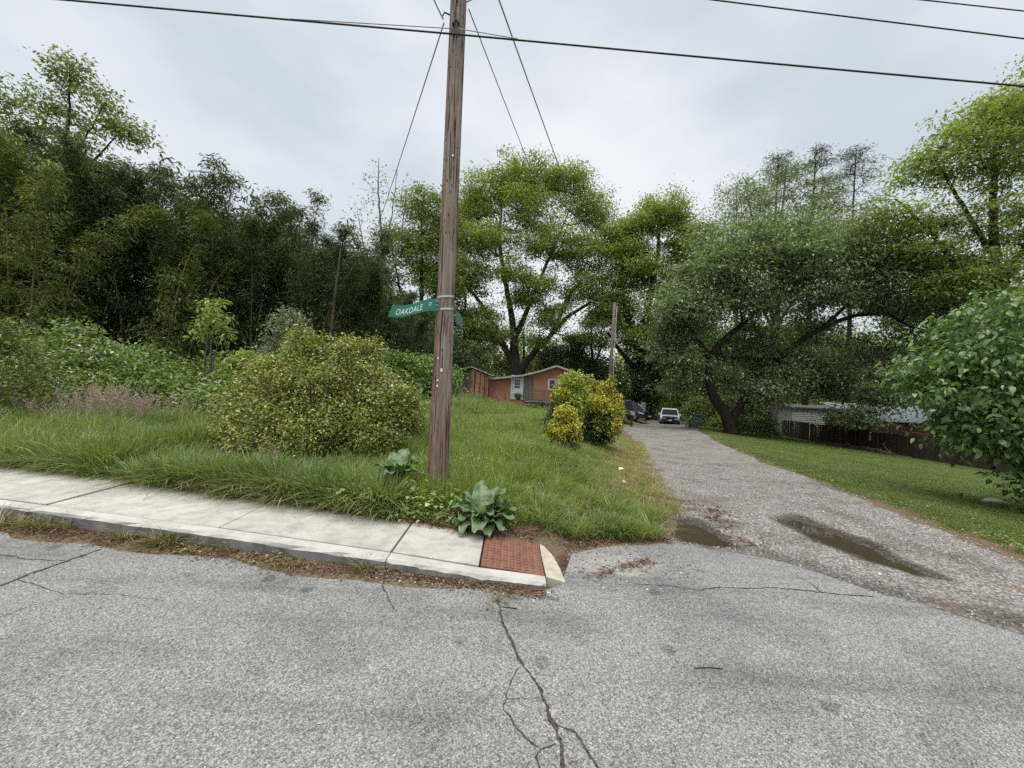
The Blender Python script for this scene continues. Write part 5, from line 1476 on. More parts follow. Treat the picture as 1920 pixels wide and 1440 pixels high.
# thickets on the left
z0 = .15
shrub('rose_thicket', 'sprawling wild rose thicket with pale blossoms on the left', -11.4, 11.2, 52, fan(-11.4, 11.2, z0, 7, 1.4, 1.2, .03, 2),
      [(-12.2,11.3,1.5,1.5,1.2,.85,170),(-11.0,11.2,1.35,1.5,1.2,.7,150),(-9.7,11.0,1.0,1.3,1.1,.6,120),(-13.4,11,1.3,1.1,1.1,.9,110),(-11.6,10.2,.8,2.2,.8,.6,180),(-12.1,11.2,2.3,.5,.5,.35,24)],
      34, .17, .10, 'rose_leaf', inner=4.0)
shrub('rose_thicket', 'low green brambles right of the wild rose thicket', -8.0, 10.8, 53, fan(-8, 10.8, z0, 5, .8, .8, .02, 3),
      [(-8.6,10.8,.8,1.0,.9,.5,90),(-7.4,11.2,1.0,.9,.8,.6,90),(-6.6,11.6,1.25,.9,.8,.55,80),(-7.6,10.0,.6,1.2,.6,.4,70)], 34, .15, .11, 'rose_leaf', inner=4.0)
shrub('yew_shrub', 'olive green shrub cut off by the left edge of the picture', -9.3, 7.4, 54, fan(-9.3, 7.4, z0, 5, .5, .8, .02, 4),
      [(-9.5,7.4,1.2,.8,.8,.75,110),(-9.3,7.5,1.95,.35,.4,.4,34)], 34, .12, .07, 'bamboo_lit', inner=4.0)
shrub('ailanthus_sapling', 'fresh green tuft of leaves on several bare grey stems', -8.6, 11.5, 55,
      [[(-8.75,11.5,z0,.035),(-8.74,11.5,1.5,.03),(-8.66,11.45,2.5,.022),(-8.6,11.5,3.5,.008)], [(-8.6,11.5,z0,.04),(-8.63,11.55,1.5,.034),(-8.55,11.5,2.4,.024),(-8.45,11.5,3.2,.008)], [(-8.47,11.5,z0,.03),(-8.52,11.5,1.6,.026),(-8.38,11.5,2.5,.018),(-8.25,11.5,2.9,.006)]],
      [(-8.58,11.5,3.0,.4,.38,.45,26),(-8.5,11.5,3.45,.2,.2,.2,7),(-8.88,11.5,2.6,.22,.2,.22,9),(-8.25,11.5,2.65,.24,.2,.28,10)], 16, .1, .13, 'fresh_leaf', mb='bark_grey', narrow=.34, droop=.2)
shrub('ailanthus_sapling', 'fresh green leafy sapling low beside the bare stems', -7.6, 11.6, 56, fan(-7.6, 11.6, z0, 3, .3, 1.2, .02, 5),
      [(-7.6,11.6,1.75,.45,.4,.35,34),(-7.9,11.6,1.45,.4,.4,.3,26),(-7.2,11.6,1.4,.4,.4,.35,26)], 30, .1, .14, 'fresh_leaf')
shrub('ailanthus_sapling', 'pale green sapling just left of the box shrub top', -6.0, 11.2, 57, fan(-6, 11.2, z0, 3, .35, 1.3, .02, 6),
      [(-6,11.2,1.95,.5,.4,.3,34),(-5.6,11.2,1.7,.4,.4,.35,26),(-6.4,11.2,1.6,.4,.4,.35,26)], 30, .1, .12, 'fresh_leaf')
shrub('privet_shrub', 'silvery grey-green shrub in front of the dark bamboo', -7.2, 13, 58, fan(-7.2, 13, z0, 5, .5, 2.2, .02, 7),
      [(-7.2,13,2.9,.65,.6,.75,90),(-7.6,13,2.2,.5,.5,.6,50),(-6.6,13,2.2,.6,.5,.6,50),(-7.1,13,1.2,.8,.6,.9,60)], 26, .13, .09, 'silver_leaf', inner=2.5)
shrub('vine_mound', 'dark green vine-covered mound left of the shed behind the pole', -5.2, 20, 59, fan(-5.2, 20, z0, 6, 1.6, 1.3, .04, 8),
      [(-6.0,20,1.8,1.4,1.3,1.0,160),(-4.3,20,1.75,1.3,1.2,.95,150),(-5.0,19.6,1.0,2.2,1.2,.9,190),(-3.3,20.2,1.4,.75,1.0,.8,90),(-6.9,20.4,1.5,1.0,1.1,.9,90),(-5.3,19.8,2.4,.5,.5,.3,24)], 36, .2, .14, 'vine_leaf', inner=4.0)
shrub('undergrowth', 'dark undergrowth at the foot of the bamboo', -10.5, 14.5, 60, fan(-10.5, 14.5, z0, 5, 1.4, 1.0, .03, 9),
      [(-10.2,14.6,1.2,1.4,1,1.1,80),(-8.4,15.5,1.1,1.4,1,1.1,80),(-12.4,13.8,1.2,1.4,1,1.1,80),(-6.5,17,1.2,1.3,1,1.2,80)], 34, .22, .15, 'mid_leaf', inner=3.0)
# a bare leaning stem in front of the grove
t_ = thing('dead_tree', 'bare pale leaning stem in front of the dark grove', 'dead tree', (-6.85, 15, gz(-6.8, 15)))
MB().tube([(0, 0, 0), (.05, 0, 2.6), (.16, 0, 4.4), (.3, 0, 6.1)], [.075, .06, .045, .015], 8).build('trunk', M['bark'], t_, smooth=True)

# broad-leaved dock plants at the sidewalk edge: every big leaf is a part
def dock_leaf(seed, L_, W_, wav):
    r = random.Random(seed); V, F = [], []
    nu, nv = 10, 6
    ph = r.uniform(0, 6)
    for q in range(nu+1):
        u = q/nu
        w = W_ * math.sin(PI*min(1, (u*.93+.05)))**.75 * (1 - .25*u)
        if u < .12: w *= .35 + u*4
        for e in range(nv+1):
            v = e/nv*2 - 1
            x = u*L_
            y = v*w*.5
            z = .10*L_*math.sin(u*PI*.75) - .30*L_*u*u*wav + abs(v)*w*.16 +   .15*W_*abs(v)**1.5*math.sin(u*17 + ph + (2 if v > 0 else 0))
            z -= .02*math.cos(v*9)*w
            V.append((x, y, z))
    for q in range(nu):
        for e in range(nv):
            b_ = q*(nv+1)+e
            F.append((b_, b_+nv+1, b_+nv+2, b_+1))
    return V, F


t = NT('dock')
v_ = t.noise(14, 4, 0.6); v2_ = t.vor(30)
c = t.mix((0.085, 0.15, 0.06), (0.2, 0.29, 0.135), t.ramp(v_, [(0.3, 0.0), (0.7, 1.0)]))
rib = t.ramp(t.math('ABSOLUTE', t.n('SeparateXYZ', {0: t.n('TexCoord').outputs['Object']}).outputs[1]), [(0.002, 1.0), (0.008, 0.0)])
c = t.mix(c, (0.28, 0.33, 0.18), t.math('MULTIPLY', rib, 0.7))
p_ = t.bsdf(c, 0.42, t.bump(v2_, 0.25, 0.01), spec=0.5)
m_dock = t.done(t.n('MixShader', {0: 0.25, 1: p_, 2: t.n('BsdfTranslucent', {'Color': t.mix(c, (1.3, 1.4, .5), 1.0, 'MULTIPLY')}).outputs[0]}).outputs[0])
t = NT('dock_fresh')
m_dock2 = t.done(t.n('MixShader', {0: 0.4, 1: t.bsdf((0.15, 0.27, 0.05), 0.45, spec=.4), 2: t.n('BsdfTranslucent', {'Color': (0.25, 0.4, 0.05, 1)}).outputs[0]}).outputs[0])


def dock(label, x, y, z, spec, seed):
    t_ = thing('dock_plant', label, 'weed', (x, y, z), group='broad-leaved docks beside the sidewalk')
    for k_, (az, el, L_, W_, fresh) in enumerate(spec):
        el *= .84
        V, F = dock_leaf(seed*20+k_, L_, W_*1.5, .5 + .5*math.cos(el))
        o = MB().add(V, F).build('leaf', m_dock2 if fresh else m_dock, t_, smooth=True)
        o.rotation_euler = (random.Random(seed+k_).uniform(-.3, .3), -el, az)
        o.location = (.02*math.cos(az), .02*math.sin(az), .02 + .05*max(0, math.sin(el)))
        if L_ > .2:
            md = o.modifiers.new('thick', 'SOLIDIFY'); md.thickness = .0015
    MB().tube([(0, 0, -.05), (0, .005, .05), (.01, .01, .12)], [.018, .014, .006], 8).build('crown_stem', M['weed_leaf'], t_)


dock('large blue-green dock plant at the corner of the tactile paving', -0.235, 3.93, 0.13,
     [(R(-95), .25, .30, .13, 0), (R(-70), .05, .26, .12, 0), (R(-130), .1, .28, .13, 0), (R(-155), .3, .27, .12, 0), (R(-20), .45, .33, .12, 0), (R(5), .6, .34, .12, 0), (R(30), .8, .32, .13, 0), (R(60), 1.1, .36, .14, 0),
      (R(100), 1.25, .38, .15, 0), (R(140), 1.0, .32, .12, 0), (R(175), .65, .30, .11, 0), (R(-45), .25, .30, .12, 0), (R(-110), .75, .22, .08, 1), (R(-60), .8, .24, .1, 0), (R(-170), .05, .25, .12, 0), (R(20), 1.2, .35, .13, 0)], 3)
dock('dock plant with upright leaves left of the pole', -1.23, 4.5, 0.38,
     [(R(-100), .6, .26, .11, 0), (R(-150), .8, .28, .12, 0), (R(170), .7, .30, .12, 0), (R(120), 1.1, .30, .14, 0), (R(80), 1.2, .34, .15, 0), (R(20), .8, .3, .12, 1), (R(-30), .65, .28, .11, 1), (R(-60), 1.0, .25, .1, 1), (R(50), 1.0, .28, .13, 0), (R(-120), 1.0, .24, .1, 1), (R(-10), .5, .3, .12, 0)], 4)
dock('small dock with a red stalk at the foot of the pole', -1.02, 4.28, 0.17,
     [(R(-20), .7, .20, .08, 1), (R(40), .9, .18, .08, 1), (R(160), .6, .18, .09, 0), (R(-160), .3, .17, .08, 0), (R(-90), .3, .16, .07, 0), (R(90), 1.1, .2, .08, 0)], 5)
MB().tube([(-1.03, 4.3, .12), (-1.03, 4.29, .3), (-1.025, 4.29, .38)], [.012, .011, .004], 6).build('dock_stalk', plain('red_stalk', (0.16, 0.03, 0.025), .6), bpy.data.objects['dock_plant.002']).location = (1.02, -4.28, -.17)

# weed clumps growing from the gutter
def gutter_clump(label, x, y, kinds, n_, sx_, seed):
    r = np.random.default_rng(seed); parts = []
    for q in range(n_):
        me_ = kinds[int(r.integers(0, len(kinds)))]
        co = np.zeros(len(me_.vertices)*3, np.float32); me_.vertices.foreach_get('co', co); co = co.reshape(-1, 3).astype(float)
        a = r.uniform(0, 6.28); s_ = r.uniform(.35, .75)
        ca, sa = math.cos(a)*s_, math.sin(a)*s_
        co = np.stack([co[:, 0]*ca - co[:, 1]*sa + r.normal(0, sx_), co[:, 0]*sa + co[:, 1]*ca + r.normal(0, .035), co[:, 2]*s_*.55], 1)
        F_ = [tuple(p.vertices) for p in me_.polygons]
        f3 = np.array([f for f in F_ if len(f) == 3]); f4 = np.array([f for f in F_ if len(f) == 4])
        if len(f3): parts.append((co, f3))
        if len(f4): parts.append((co, f4))
    V, F = join_parts(parts)
    o = obj('weed_clump', mesh_np('weed_clump', V, F, M['gutter_weed']), None, (x, y, .015))
    return tag(o, label, 'weed', 'weeds growing in the gutter')


M['gutter_weed'] = leaf_mat('gutter_weed', [(0.0, (0.075, 0.085, 0.02)), (0.5, (0.17, 0.17, 0.05)), (1.0, (0.34, 0.29, 0.13))], 0.3, K_=1.1)
gutter_clump('flattened olive weed clump in the gutter at the left edge', -4.28, 3.66, [protos[0], protos[1], protos[7]], 9, .16, 1)
gutter_clump('grassy yellow-green weed clump in the gutter by the second slab joint', -2.95, 3.45, [protos[0], protos[1]], 8, .13, 2)
gutter_clump('trailing olive weed clump in the gutter under the kerb', -2.55, 3.36, [protos[7], protos[1], protos[8]], 9, .14, 3)
gutter_clump('low leafy weed clump in the gutter left of the pole', -1.75, 3.2, [protos[7], protos[8], protos[10]], 12, .15, 4)
gutter_clump('small grassy weed in the gutter near the third slab joint', -1.06, 3.1, [protos[10], protos[1]], 3, .04, 5)
gutter_clump('tiny weed in the gutter below the tactile paving', 0.05, 2.98, [protos[10]], 2, .03, 6)
gutter_clump('dry weeds sprouting from the long road crack', -0.04, 2.82, [protos[10], protos[7]], 4, .02, 7).rotation_euler = (0, 0, R(80))

# ------------------------------------------------------------------ red house, shed, yard
t = NT('red_paint')
P = t.n('NewGeometry').outputs['Position']
n1 = t.noise(1.4, 5, 0.65, P); n2 = t.noise(14, 4, 0.6, t.n('Mapping', {'Vector': P, 'Scale': (1, 1, .25)}).outputs[0])
c = t.mix((0.34, 0.145, 0.088), (0.45, 0.215, 0.14), n1)
c = t.mix(c, (0.09, 0.05, 0.035), t.ramp(n2, [(0.6, 0.0), (0.8, 0.7)]))
m_red = t.done(t.bsdf(c, 0.85, t.bump(n2, .2, .01), spec=.15))
m_greywood = wood('grey_wood', (0.085, 0.075, 0.062), (0.23, 0.21, 0.18))
m_dkwood = wood('dark_wood', (0.03, 0.02, 0.016), (0.085, 0.058, 0.045))
m_trim = plain('white_trim', (0.62, 0.61, 0.58), .6, .12, 8)
m_door = plain('door_white', (0.60, 0.63, 0.66), .5, .08, 4)
m_glass = NT('dark_glass'); m_glass = m_glass.done(m_glass.bsdf((0.02, 0.022, 0.025), 0.08, spec=.5))
m_roof = plain('roof_felt', (0.2, 0.19, 0.18), .9, .2, 5)
m_fascia = plain('fascia', (0.42, 0.40, 0.37), .7, .2, 3)
HX, HY, HZ = 0.0, 37.0, 0.12
house = thing('house', 'low red-painted house with shallow gable and white door in the background', 'house', (HX, HY, HZ))
prof = [(-2.05, 1.70), (0.9, 2.12), (2.3, 2.52), (3.96, 3.12), (6.6, 2.32)]
m = MB(); m.poly_y([(-2.05, -.6), (6.6, -.6)] + prof[::-1], 0, 8); m.build('wall', m_red, house)
top = [(x, z + .03) for x, z in prof]; top[0] = (-2.35, 1.68); top[-1] = (6.95, 2.24)
for a, b_ in zip(top[:-1], top[1:]):
    MB().poly_y([a, b_, (b_[0], b_[1]+.1), (a[0], a[1]+.1)], -.42, 8.3).build('roof_panel', m_roof, house)
    MB().poly_y([(a[0], a[1]-.05), (b_[0], b_[1]-.05), (b_[0], b_[1]+.115), (a[0], a[1]+.115)], -.47, -.425).build('fascia', m_fascia, house)
# row of short rafter ends under the eave
for x in np.arange(-1.8, 6.4, .28):
    z = float(np.interp(x, [p[0] for p in prof], [p[1] for p in prof]))
    MB().box(x-.025, x+.025, -.41, -.002, z-.06, z+.02).build('rafter_end', m_fascia, house)
dr = MB().box(0.02, 0.92, -.05, -.003, .0, 1.98).build('door', m_door, house)
for x0, x1, z0_, z1 in ((-.10, .015, -.02, 2.08), (.925, 1.04, -.02, 2.08), (-.10, 1.04, 2.085, 2.2)): MB().box(x0, x1, -.07, -.002, z0_, z1).build('door_frame', m_trim, house)
for ix in range(3):
    for iz in range(3):
        MB().box(.24+ix*.17, .38+ix*.17, -.057, -.051, 1.02+iz*.275, 1.25+iz*.275).build('pane', m_glass, dr)
for x0, x1 in ((.16, .44), (.5, .78)): MB().box(x0, x1, -.056, -.051, .18, .82).build('door_panel', m_door, dr)
MB().tube([(.10, -.05, .95), (.10, -.11, .95)], .035, 8).build('handle', m_iron, dr)
wd = MB().box(3.42, 4.28, -.03, -.003, 1.08, 1.88).build('window', m_glass, house)
for x0, x1, z0_, z1 in ((3.28, 3.415, .98, 1.98), (4.285, 4.42, .98, 1.98), (3.42, 4.28, 1.885, 1.98), (3.42, 4.28, .98, 1.075), (3.42, 4.28, 1.42, 1.47)): MB().box(x0, x1, -.06, -.002, z0_, z1).build('window_frame', m_trim, wd)
MB().box(3.85, 4.24, -.036, -.031, 1.5, 1.86).build('curtain', plain('curtain', (.35, .36, .37), .8), wd)
MB().box(1.06, 1.95, -.03, -.003, -.1, 2.2).build('weathered_panel', m_greywood, house)
MB().box(6.35, 6.5, -.035, -.002, .2, 2.25).build('downpipe', m_trim, house)
m = MB(); m.tube([(-.62, -.003, 1.55), (-.62, -.1, 1.55), (-.62, -.12, 1.5)], [.02, .02, .07], 8); m.build('wall_lamp', m_trim, house)
MB().poly_y([(6.97, 2.2), (8.9, 1.55), (8.9, 1.65), (6.97, 2.32)], .2, 7).build('carport_roof', m_fascia, house)
for x, y in ((8.7, .4), (8.7, 6.5)): MB().box(x-.06, x+.06, y-.06, y+.06, -1.6, 1.6).build('carport_post', m_dkwood, house)
MB().box(6.62, 8.6, 5.5, 5.6, -1.5, 1.6).build('carport_back', m_dkwood, house)
# porch with slatted railing
porch = thing('porch', 'weathered wooden porch with slatted railing in front of the house', 'porch', (1.3, 35.7, -.05))
for k_ in range(9): MB().box(-.1, 4.9, .02+.14*k_, .145+.14*k_, .1, .14).build('deck_board', m_greywood, porch)
for x in (0, 1.6, 3.2, 4.8): MB().box(x-.045, x+.045, .0, .09, -.6, 1.12).build('post', m_greywood, porch)
MB().box(-.06, 4.86, -.01, .10, 1.12, 1.17).build('top_rail', m_greywood, porch)
MB().box(0, 4.8, .03, .07, .2, .26).build('bottom_rail', m_greywood, porch)
for x in np.arange(.12, 4.75, .115):
    if min(abs(x-1.6), abs(x-3.2)) < .07: continue
    MB().box(x-.02, x+.02, -.012, .028, .18, 1.11).build('baluster', m_greywood, porch)
for k_ in range(16): MB().box(-.1+.31*k_, .19+.31*k_, -.02, -.002, -.7, .09).build('skirt_board', m_dkwood, porch)
MB().box(-.1, 4.9, -.03, .0, .06, .095).build('deck_edge', m_fascia, porch)
hoop = MB().tube([(1.0*math.cos(a)*.62, 0, 1.0*math.sin(a)*.85) for a in np.linspace(0, PI, 18)], .025, 6).build('garden_hoop', m_iron, None, loc=(-1.15, 35.9, .2))
tag(hoop, 'rusty arched garden hoop standing against the red house wall', 'garden arch')
shrub('potted_shrub', 'small dark shrub beside the white house door', .55, 35.6, 63, fan(.55, 35.6, .2, 4, .15, .3, .01, 3), [(.55,35.6,.45,.36,.3,.3,50)], 26, .08, .08, 'gold_dark')
shrub('foundation_shrub', 'low dark weeds growing along the porch base', 2.6, 34.8, 64, fan(2.6, 34.8, .1, 4, .6, .3, .01, 4), [(1.6,34.9,-.4,.9,.3,.2,50),(3.6,34.9,-.3,1.0,.3,.22,50),(5.4,34.6,.2,.8,.5,.6,50)], 26, .12, .1, 'vine_leaf')

shed = thing('shed', 'small garden shed with grey plank side and two orange-red doors', 'shed', (0, 0, 0))
C0, C1, C2 = (-4.55, 34.9), (-3.42, 34.0), (-1.98, 36.2)


def wall_quad(mb, A, B, za, zb, ta, tb, th=.08):
    d = Vector((B[0]-A[0], B[1]-A[1])); d.normalize(); n = (-d.y*th, d.x*th)
    mb.prism([(A[0], A[1], za), (B[0], B[1], zb), (B[0]+n[0], B[1]+n[1], zb), (A[0]+n[0], A[1]+n[1], za)],
             [(A[0], A[1], ta), (B[0], B[1], tb), (B[0]+n[0], B[1]+n[1], tb), (A[0]+n[0], A[1]+n[1], ta)])
    return mb


def along(A, B, s): return (A[0]+(B[0]-A[0])*s, A[1]+(B[1]-A[1])*s)


def outw(p, A, B, d_):
    v = Vector((B[0]-A[0], B[1]-A[1])); v.normalize(); return (p[0]+v.y*d_, p[1]-v.x*d_)


for k_ in range(8):
    a, b_ = along(C0, C1, k_/8+.006), along(C0, C1, (k_+1)/8-.006)
    wall_quad(MB(), a, b_, -.1, -.1, 2.35+.035*k_, 2.385+.035*k_).build('plank', m_greywood, shed)
wall_quad(MB(), along(C1, C2, .003), C2, -.1, -.1, 2.62, 2.05).build('front_wall', m_red, shed)
for s0_, s1_ in ((.20, .42), (.44, .66)):
    A = outw(along(C1, C2, s0_), C1, C2, .05); B = outw(along(C1, C2, s1_), C1, C2, .05)
    d_ = wall_quad(MB(), A, B, .05, .05, 2.36-.55*s0_, 2.36-.55*s1_, .045).build('shed_door', m_red, shed)
    A2 = outw(along(C1, C2, s1_-.05), C1, C2, .08)
    MB().box(A2[0]-.02, A2[0]+.02, A2[1]-.03, A2[1]+.02, 1.0, 1.14).build('handle', m_iron, d_)
for s_ in (.17, .43, .68, .93):
    A = outw(along(C1, C2, s_-.012), C1, C2, .075); B = outw(along(C1, C2, s_+.012), C1, C2, .075)
    wall_quad(MB(), A, B, .0, .0, 2.5-.57*s_, 2.5-.57*s_, .06).build('batten', m_dkwood, shed)
MB().prism([(-4.8, 34.8, 2.42), (-3.45, 33.75, 2.74), (-1.75, 36.25, 2.12), (-2.2, 38.5, 2.1), (-4.6, 37.5, 2.4)], [(-4.8, 34.8, 2.52), (-3.45, 33.75, 2.84), (-1.75, 36.25, 2.21), (-2.2, 38.5, 2.2), (-4.6, 37.5, 2.5)]).build('roof', m_fascia, shed)
wall_quad(MB(), C2, (-2.4, 38), -.1, -.1, 2.0, 2.0).build('back_wall', m_greywood, shed)
# tools leaning on the shed
for x0, y0, x1, y1, lab in ((-3.55, 33.6, -3.2, 34.05, 'wooden pole leaning on the corner of the shed'), (-2.35, 35.2, -2.1, 35.85, 'wooden pole leaning beside the shed doors')):
    o = MB().tube([(x0, y0, .15), (x1, y1, 2.2)], .03, 6).build('leaning_pole', m_greywood); tag(o, lab, 'pole')

# ------------------------------------------------------------------ fence and buildings on the right
t = NT('fence_wood')
oi = t.n('ObjectInfo').outputs['Random']
n1 = t.noise(10, 5, .6, t.co((1, 1, .08)))
c = t.mix(t.mix((0.03, 0.02, 0.016), (0.075, 0.05, 0.04), n1), (0.11, 0.085, 0.07), t.math('MULTIPLY', oi, .5))
m_fence = t.done(t.bsdf(c, .9, t.bump(n1, .5, .01), spec=.1))
fence = thing('plank_fence', 'dark brown plank fence along the low side of the lawn', 'fence', (0, 0, 0))
fy = list(np.arange(36.6, 15.5, -.152))
pl = MB().box(-.011, .011, -.0745, .0745, 0, 1.55).mesh('plank', m_fence)
rr = random.Random(21)
fx = lambda y: 24.6 + (36 - y)*.05
for k_, y in enumerate(fy):
    x = fx(y); z = float(terrain(x, y)) - .05 + .02*math.sin(y*1.3)
    dz = -.12 if 24.5 < y < 28.2 else 0
    o = obj('plank', pl, fence, (x, y, z + dz + rr.uniform(-.02, .02)), (rr.gauss(0, .012), rr.gauss(0, .012), rr.gauss(-.05, .03)))
for y in np.arange(36.5, 15.6, -2.43):
    x = fx(y); MB().box(x+.03, x+.12, y-.05, y+.05, float(terrain(x, y))-.1, float(terrain(x, y))+1.5).build('post', m_fence, fence)
for y0, y1 in zip(np.arange(36.5, 15.7, -2.43)[:-1], np.arange(36.5, 15.7, -2.43)[1:]):
    for h in (.35, 1.25):
        a = (fx(y0)+.02, y0-.06, float(terrain(fx(y0), y0))+h); b_ = (fx(y1)+.02, y1+.06, float(terrain(fx(y1), y1))+h)
        MB().tube([a, b_], .03, 4).build('rail', m_fence, fence)
a = [(fx(y)-.03, y, float(terrain(fx(y), y))+1.60) for y in np.arange(27.9, 18, -1.5)]
MB().tube(a, .03, 4).build('top_rail', wood('rail_wood', (.14, .09, .06), (.25, .17, .12)), fence)
o = MB().box(fx(28.1)-.06, fx(28.1)-.03, 28.02, 28.16, float(terrain(25, 28))+.75, float(terrain(25, 28))+1.35).build('pale_board', m_trim, fence)

bg = thing('outbuilding', 'white clapboard outbuilding behind the plank fence', 'building', (27.8, 40, -2.6))
MB().box(.02, 6.4, .05, 5, -.5, 2.95).build('core', m_trim, bg)
for k_ in range(15):
    z = .0 + .2*k_
    MB().prism([(0, -.03, z), (6.42, -.03, z), (6.42, .045, z), (0, .045, z)], [(0, .03, z+.19), (6.42, .03, z+.19), (6.42, .045, z+.19), (0, .045, z+.19)]).build('siding_board', m_trim, bg)
MB().poly_y([(-.3, 2.96), (6.7, 2.96), (6.7, 3.06), (-.3, 3.06)], -.25, 2.6).build('roof', plain('roof_pale', (.2, .21, .21), .6), bg)
MB().prism([(-.3, -.25, 3.07), (6.7, -.25, 3.07), (6.7, 5.2, 3.07), (-.3, 5.2, 3.07)], [(-.3, 2.4, 3.3), (6.7, 2.4, 3.3), (6.7, 2.5, 3.3), (-.3, 2.5, 3.3)]).build('roof_ridge', plain('roof_pale2', (.2, .21, .21), .6), bg)
m_metal = plain('metal_roof', (0.5, 0.53, 0.56), .5, .12, 3, metal=.35, spec=.4)
ms = thing('barn', 'brown wooden shed with pale ribbed metal roof behind the fence', 'building', (28.3, 32.6, -2.7))
m_brown = wood('brown_board', (0.10, 0.05, 0.03), (0.19, 0.105, 0.065))
MB().box(.05, 9.5, .25, 4, -.5, 2.5).build('wall', m_brown, ms)
for k_ in range(3): MB().box(.9+2.9*k_, 3.7+2.9*k_, .2, .245, .1, 2.35).build('wall_panel', m_brown, ms)
MB().box(.07, .85, .19, .245, .1, 2.3).build('doorway', m_dkwood, ms)
rf = MB().prism([(-.4, -.3, 2.5), (10, -.3, 2.5), (10, 4, 3.75), (-.4, 4, 3.75)], [(-.4, -.3, 2.54), (10, -.3, 2.54), (10, 4, 3.79), (-.4, 4, 3.79)]).build('roof', m_metal, ms)
for x in np.arange(-.38, 10, .3):
    MB().prism([(x, -.3, 2.541), (x+.04, -.3, 2.541), (x+.04, 4, 3.791), (x, 4, 3.791)], [(x+.008, -.3, 2.575), (x+.032, -.3, 2.575), (x+.032, 4, 3.825), (x+.008, 4, 3.825)]).build('rib', m_metal, rf)
MB().box(1.6, 2.0, 1.0, 1.4, 2.9, 3.2).build('vent', m_dkwood, rf)
# pile of cut branches at the foot of the fence
bp = thing('brush_pile', 'pile of dead cut branches lying below the fence', 'brush pile', (24.0, 27.4, float(terrain(24, 27.4))))
r = random.Random(8)
m_stick = plain('dry_branch', (0.17, 0.12, 0.09), .9, .3)
for k_ in range(46):
    y = r.uniform(-3.4, 2.6); x = r.gauss(0, .3); L_ = r.uniform(.5, 1.5); a = r.gauss(PI/2, .6); e = abs(r.gauss(0, .1)) if k_ > 1 else .6
    z = r.uniform(0, .28)*max(.2, 1 - abs(y)/5) + float(terrain(24 + x, 27.4 + y)) - float(terrain(24, 27.4))
    p0_ = (x, y, z); p1_ = (x + L_*math.cos(a)*math.cos(e), y + L_*math.sin(a)*math.cos(e), z + L_*math.sin(e))
    mid = [(p0_[q] + p1_[q])/2 + r.uniform(-.06, .06) for q in range(3)]
    MB().tube([p0_, mid, p1_], [.035, .028, .012], 5).build('branch', m_stick, bp)

# ------------------------------------------------------------------ vehicles and things at the end of the drive
m_tyre = plain('tyre', (0.02, 0.02, 0.02), .9); m_rim = plain('rim', (0.4, 0.4, 0.41), .4, metal=.6)
m_lampw = plain('lamp_clear', (0.7, 0.72, 0.72), .2); m_lampr = plain('lamp_red', (0.45, 0.02, 0.02), .25)
t = NT('car_glass_sky'); m_cglass = t.done(t.bsdf((0.03, 0.035, 0.04), .04, spec=.8))


def paint(name, col):
    t = NT(name); return t.done(t.bsdf(col, .3, spec=.5, **{'Coat Weight': .6, 'Coat Roughness': .08}))


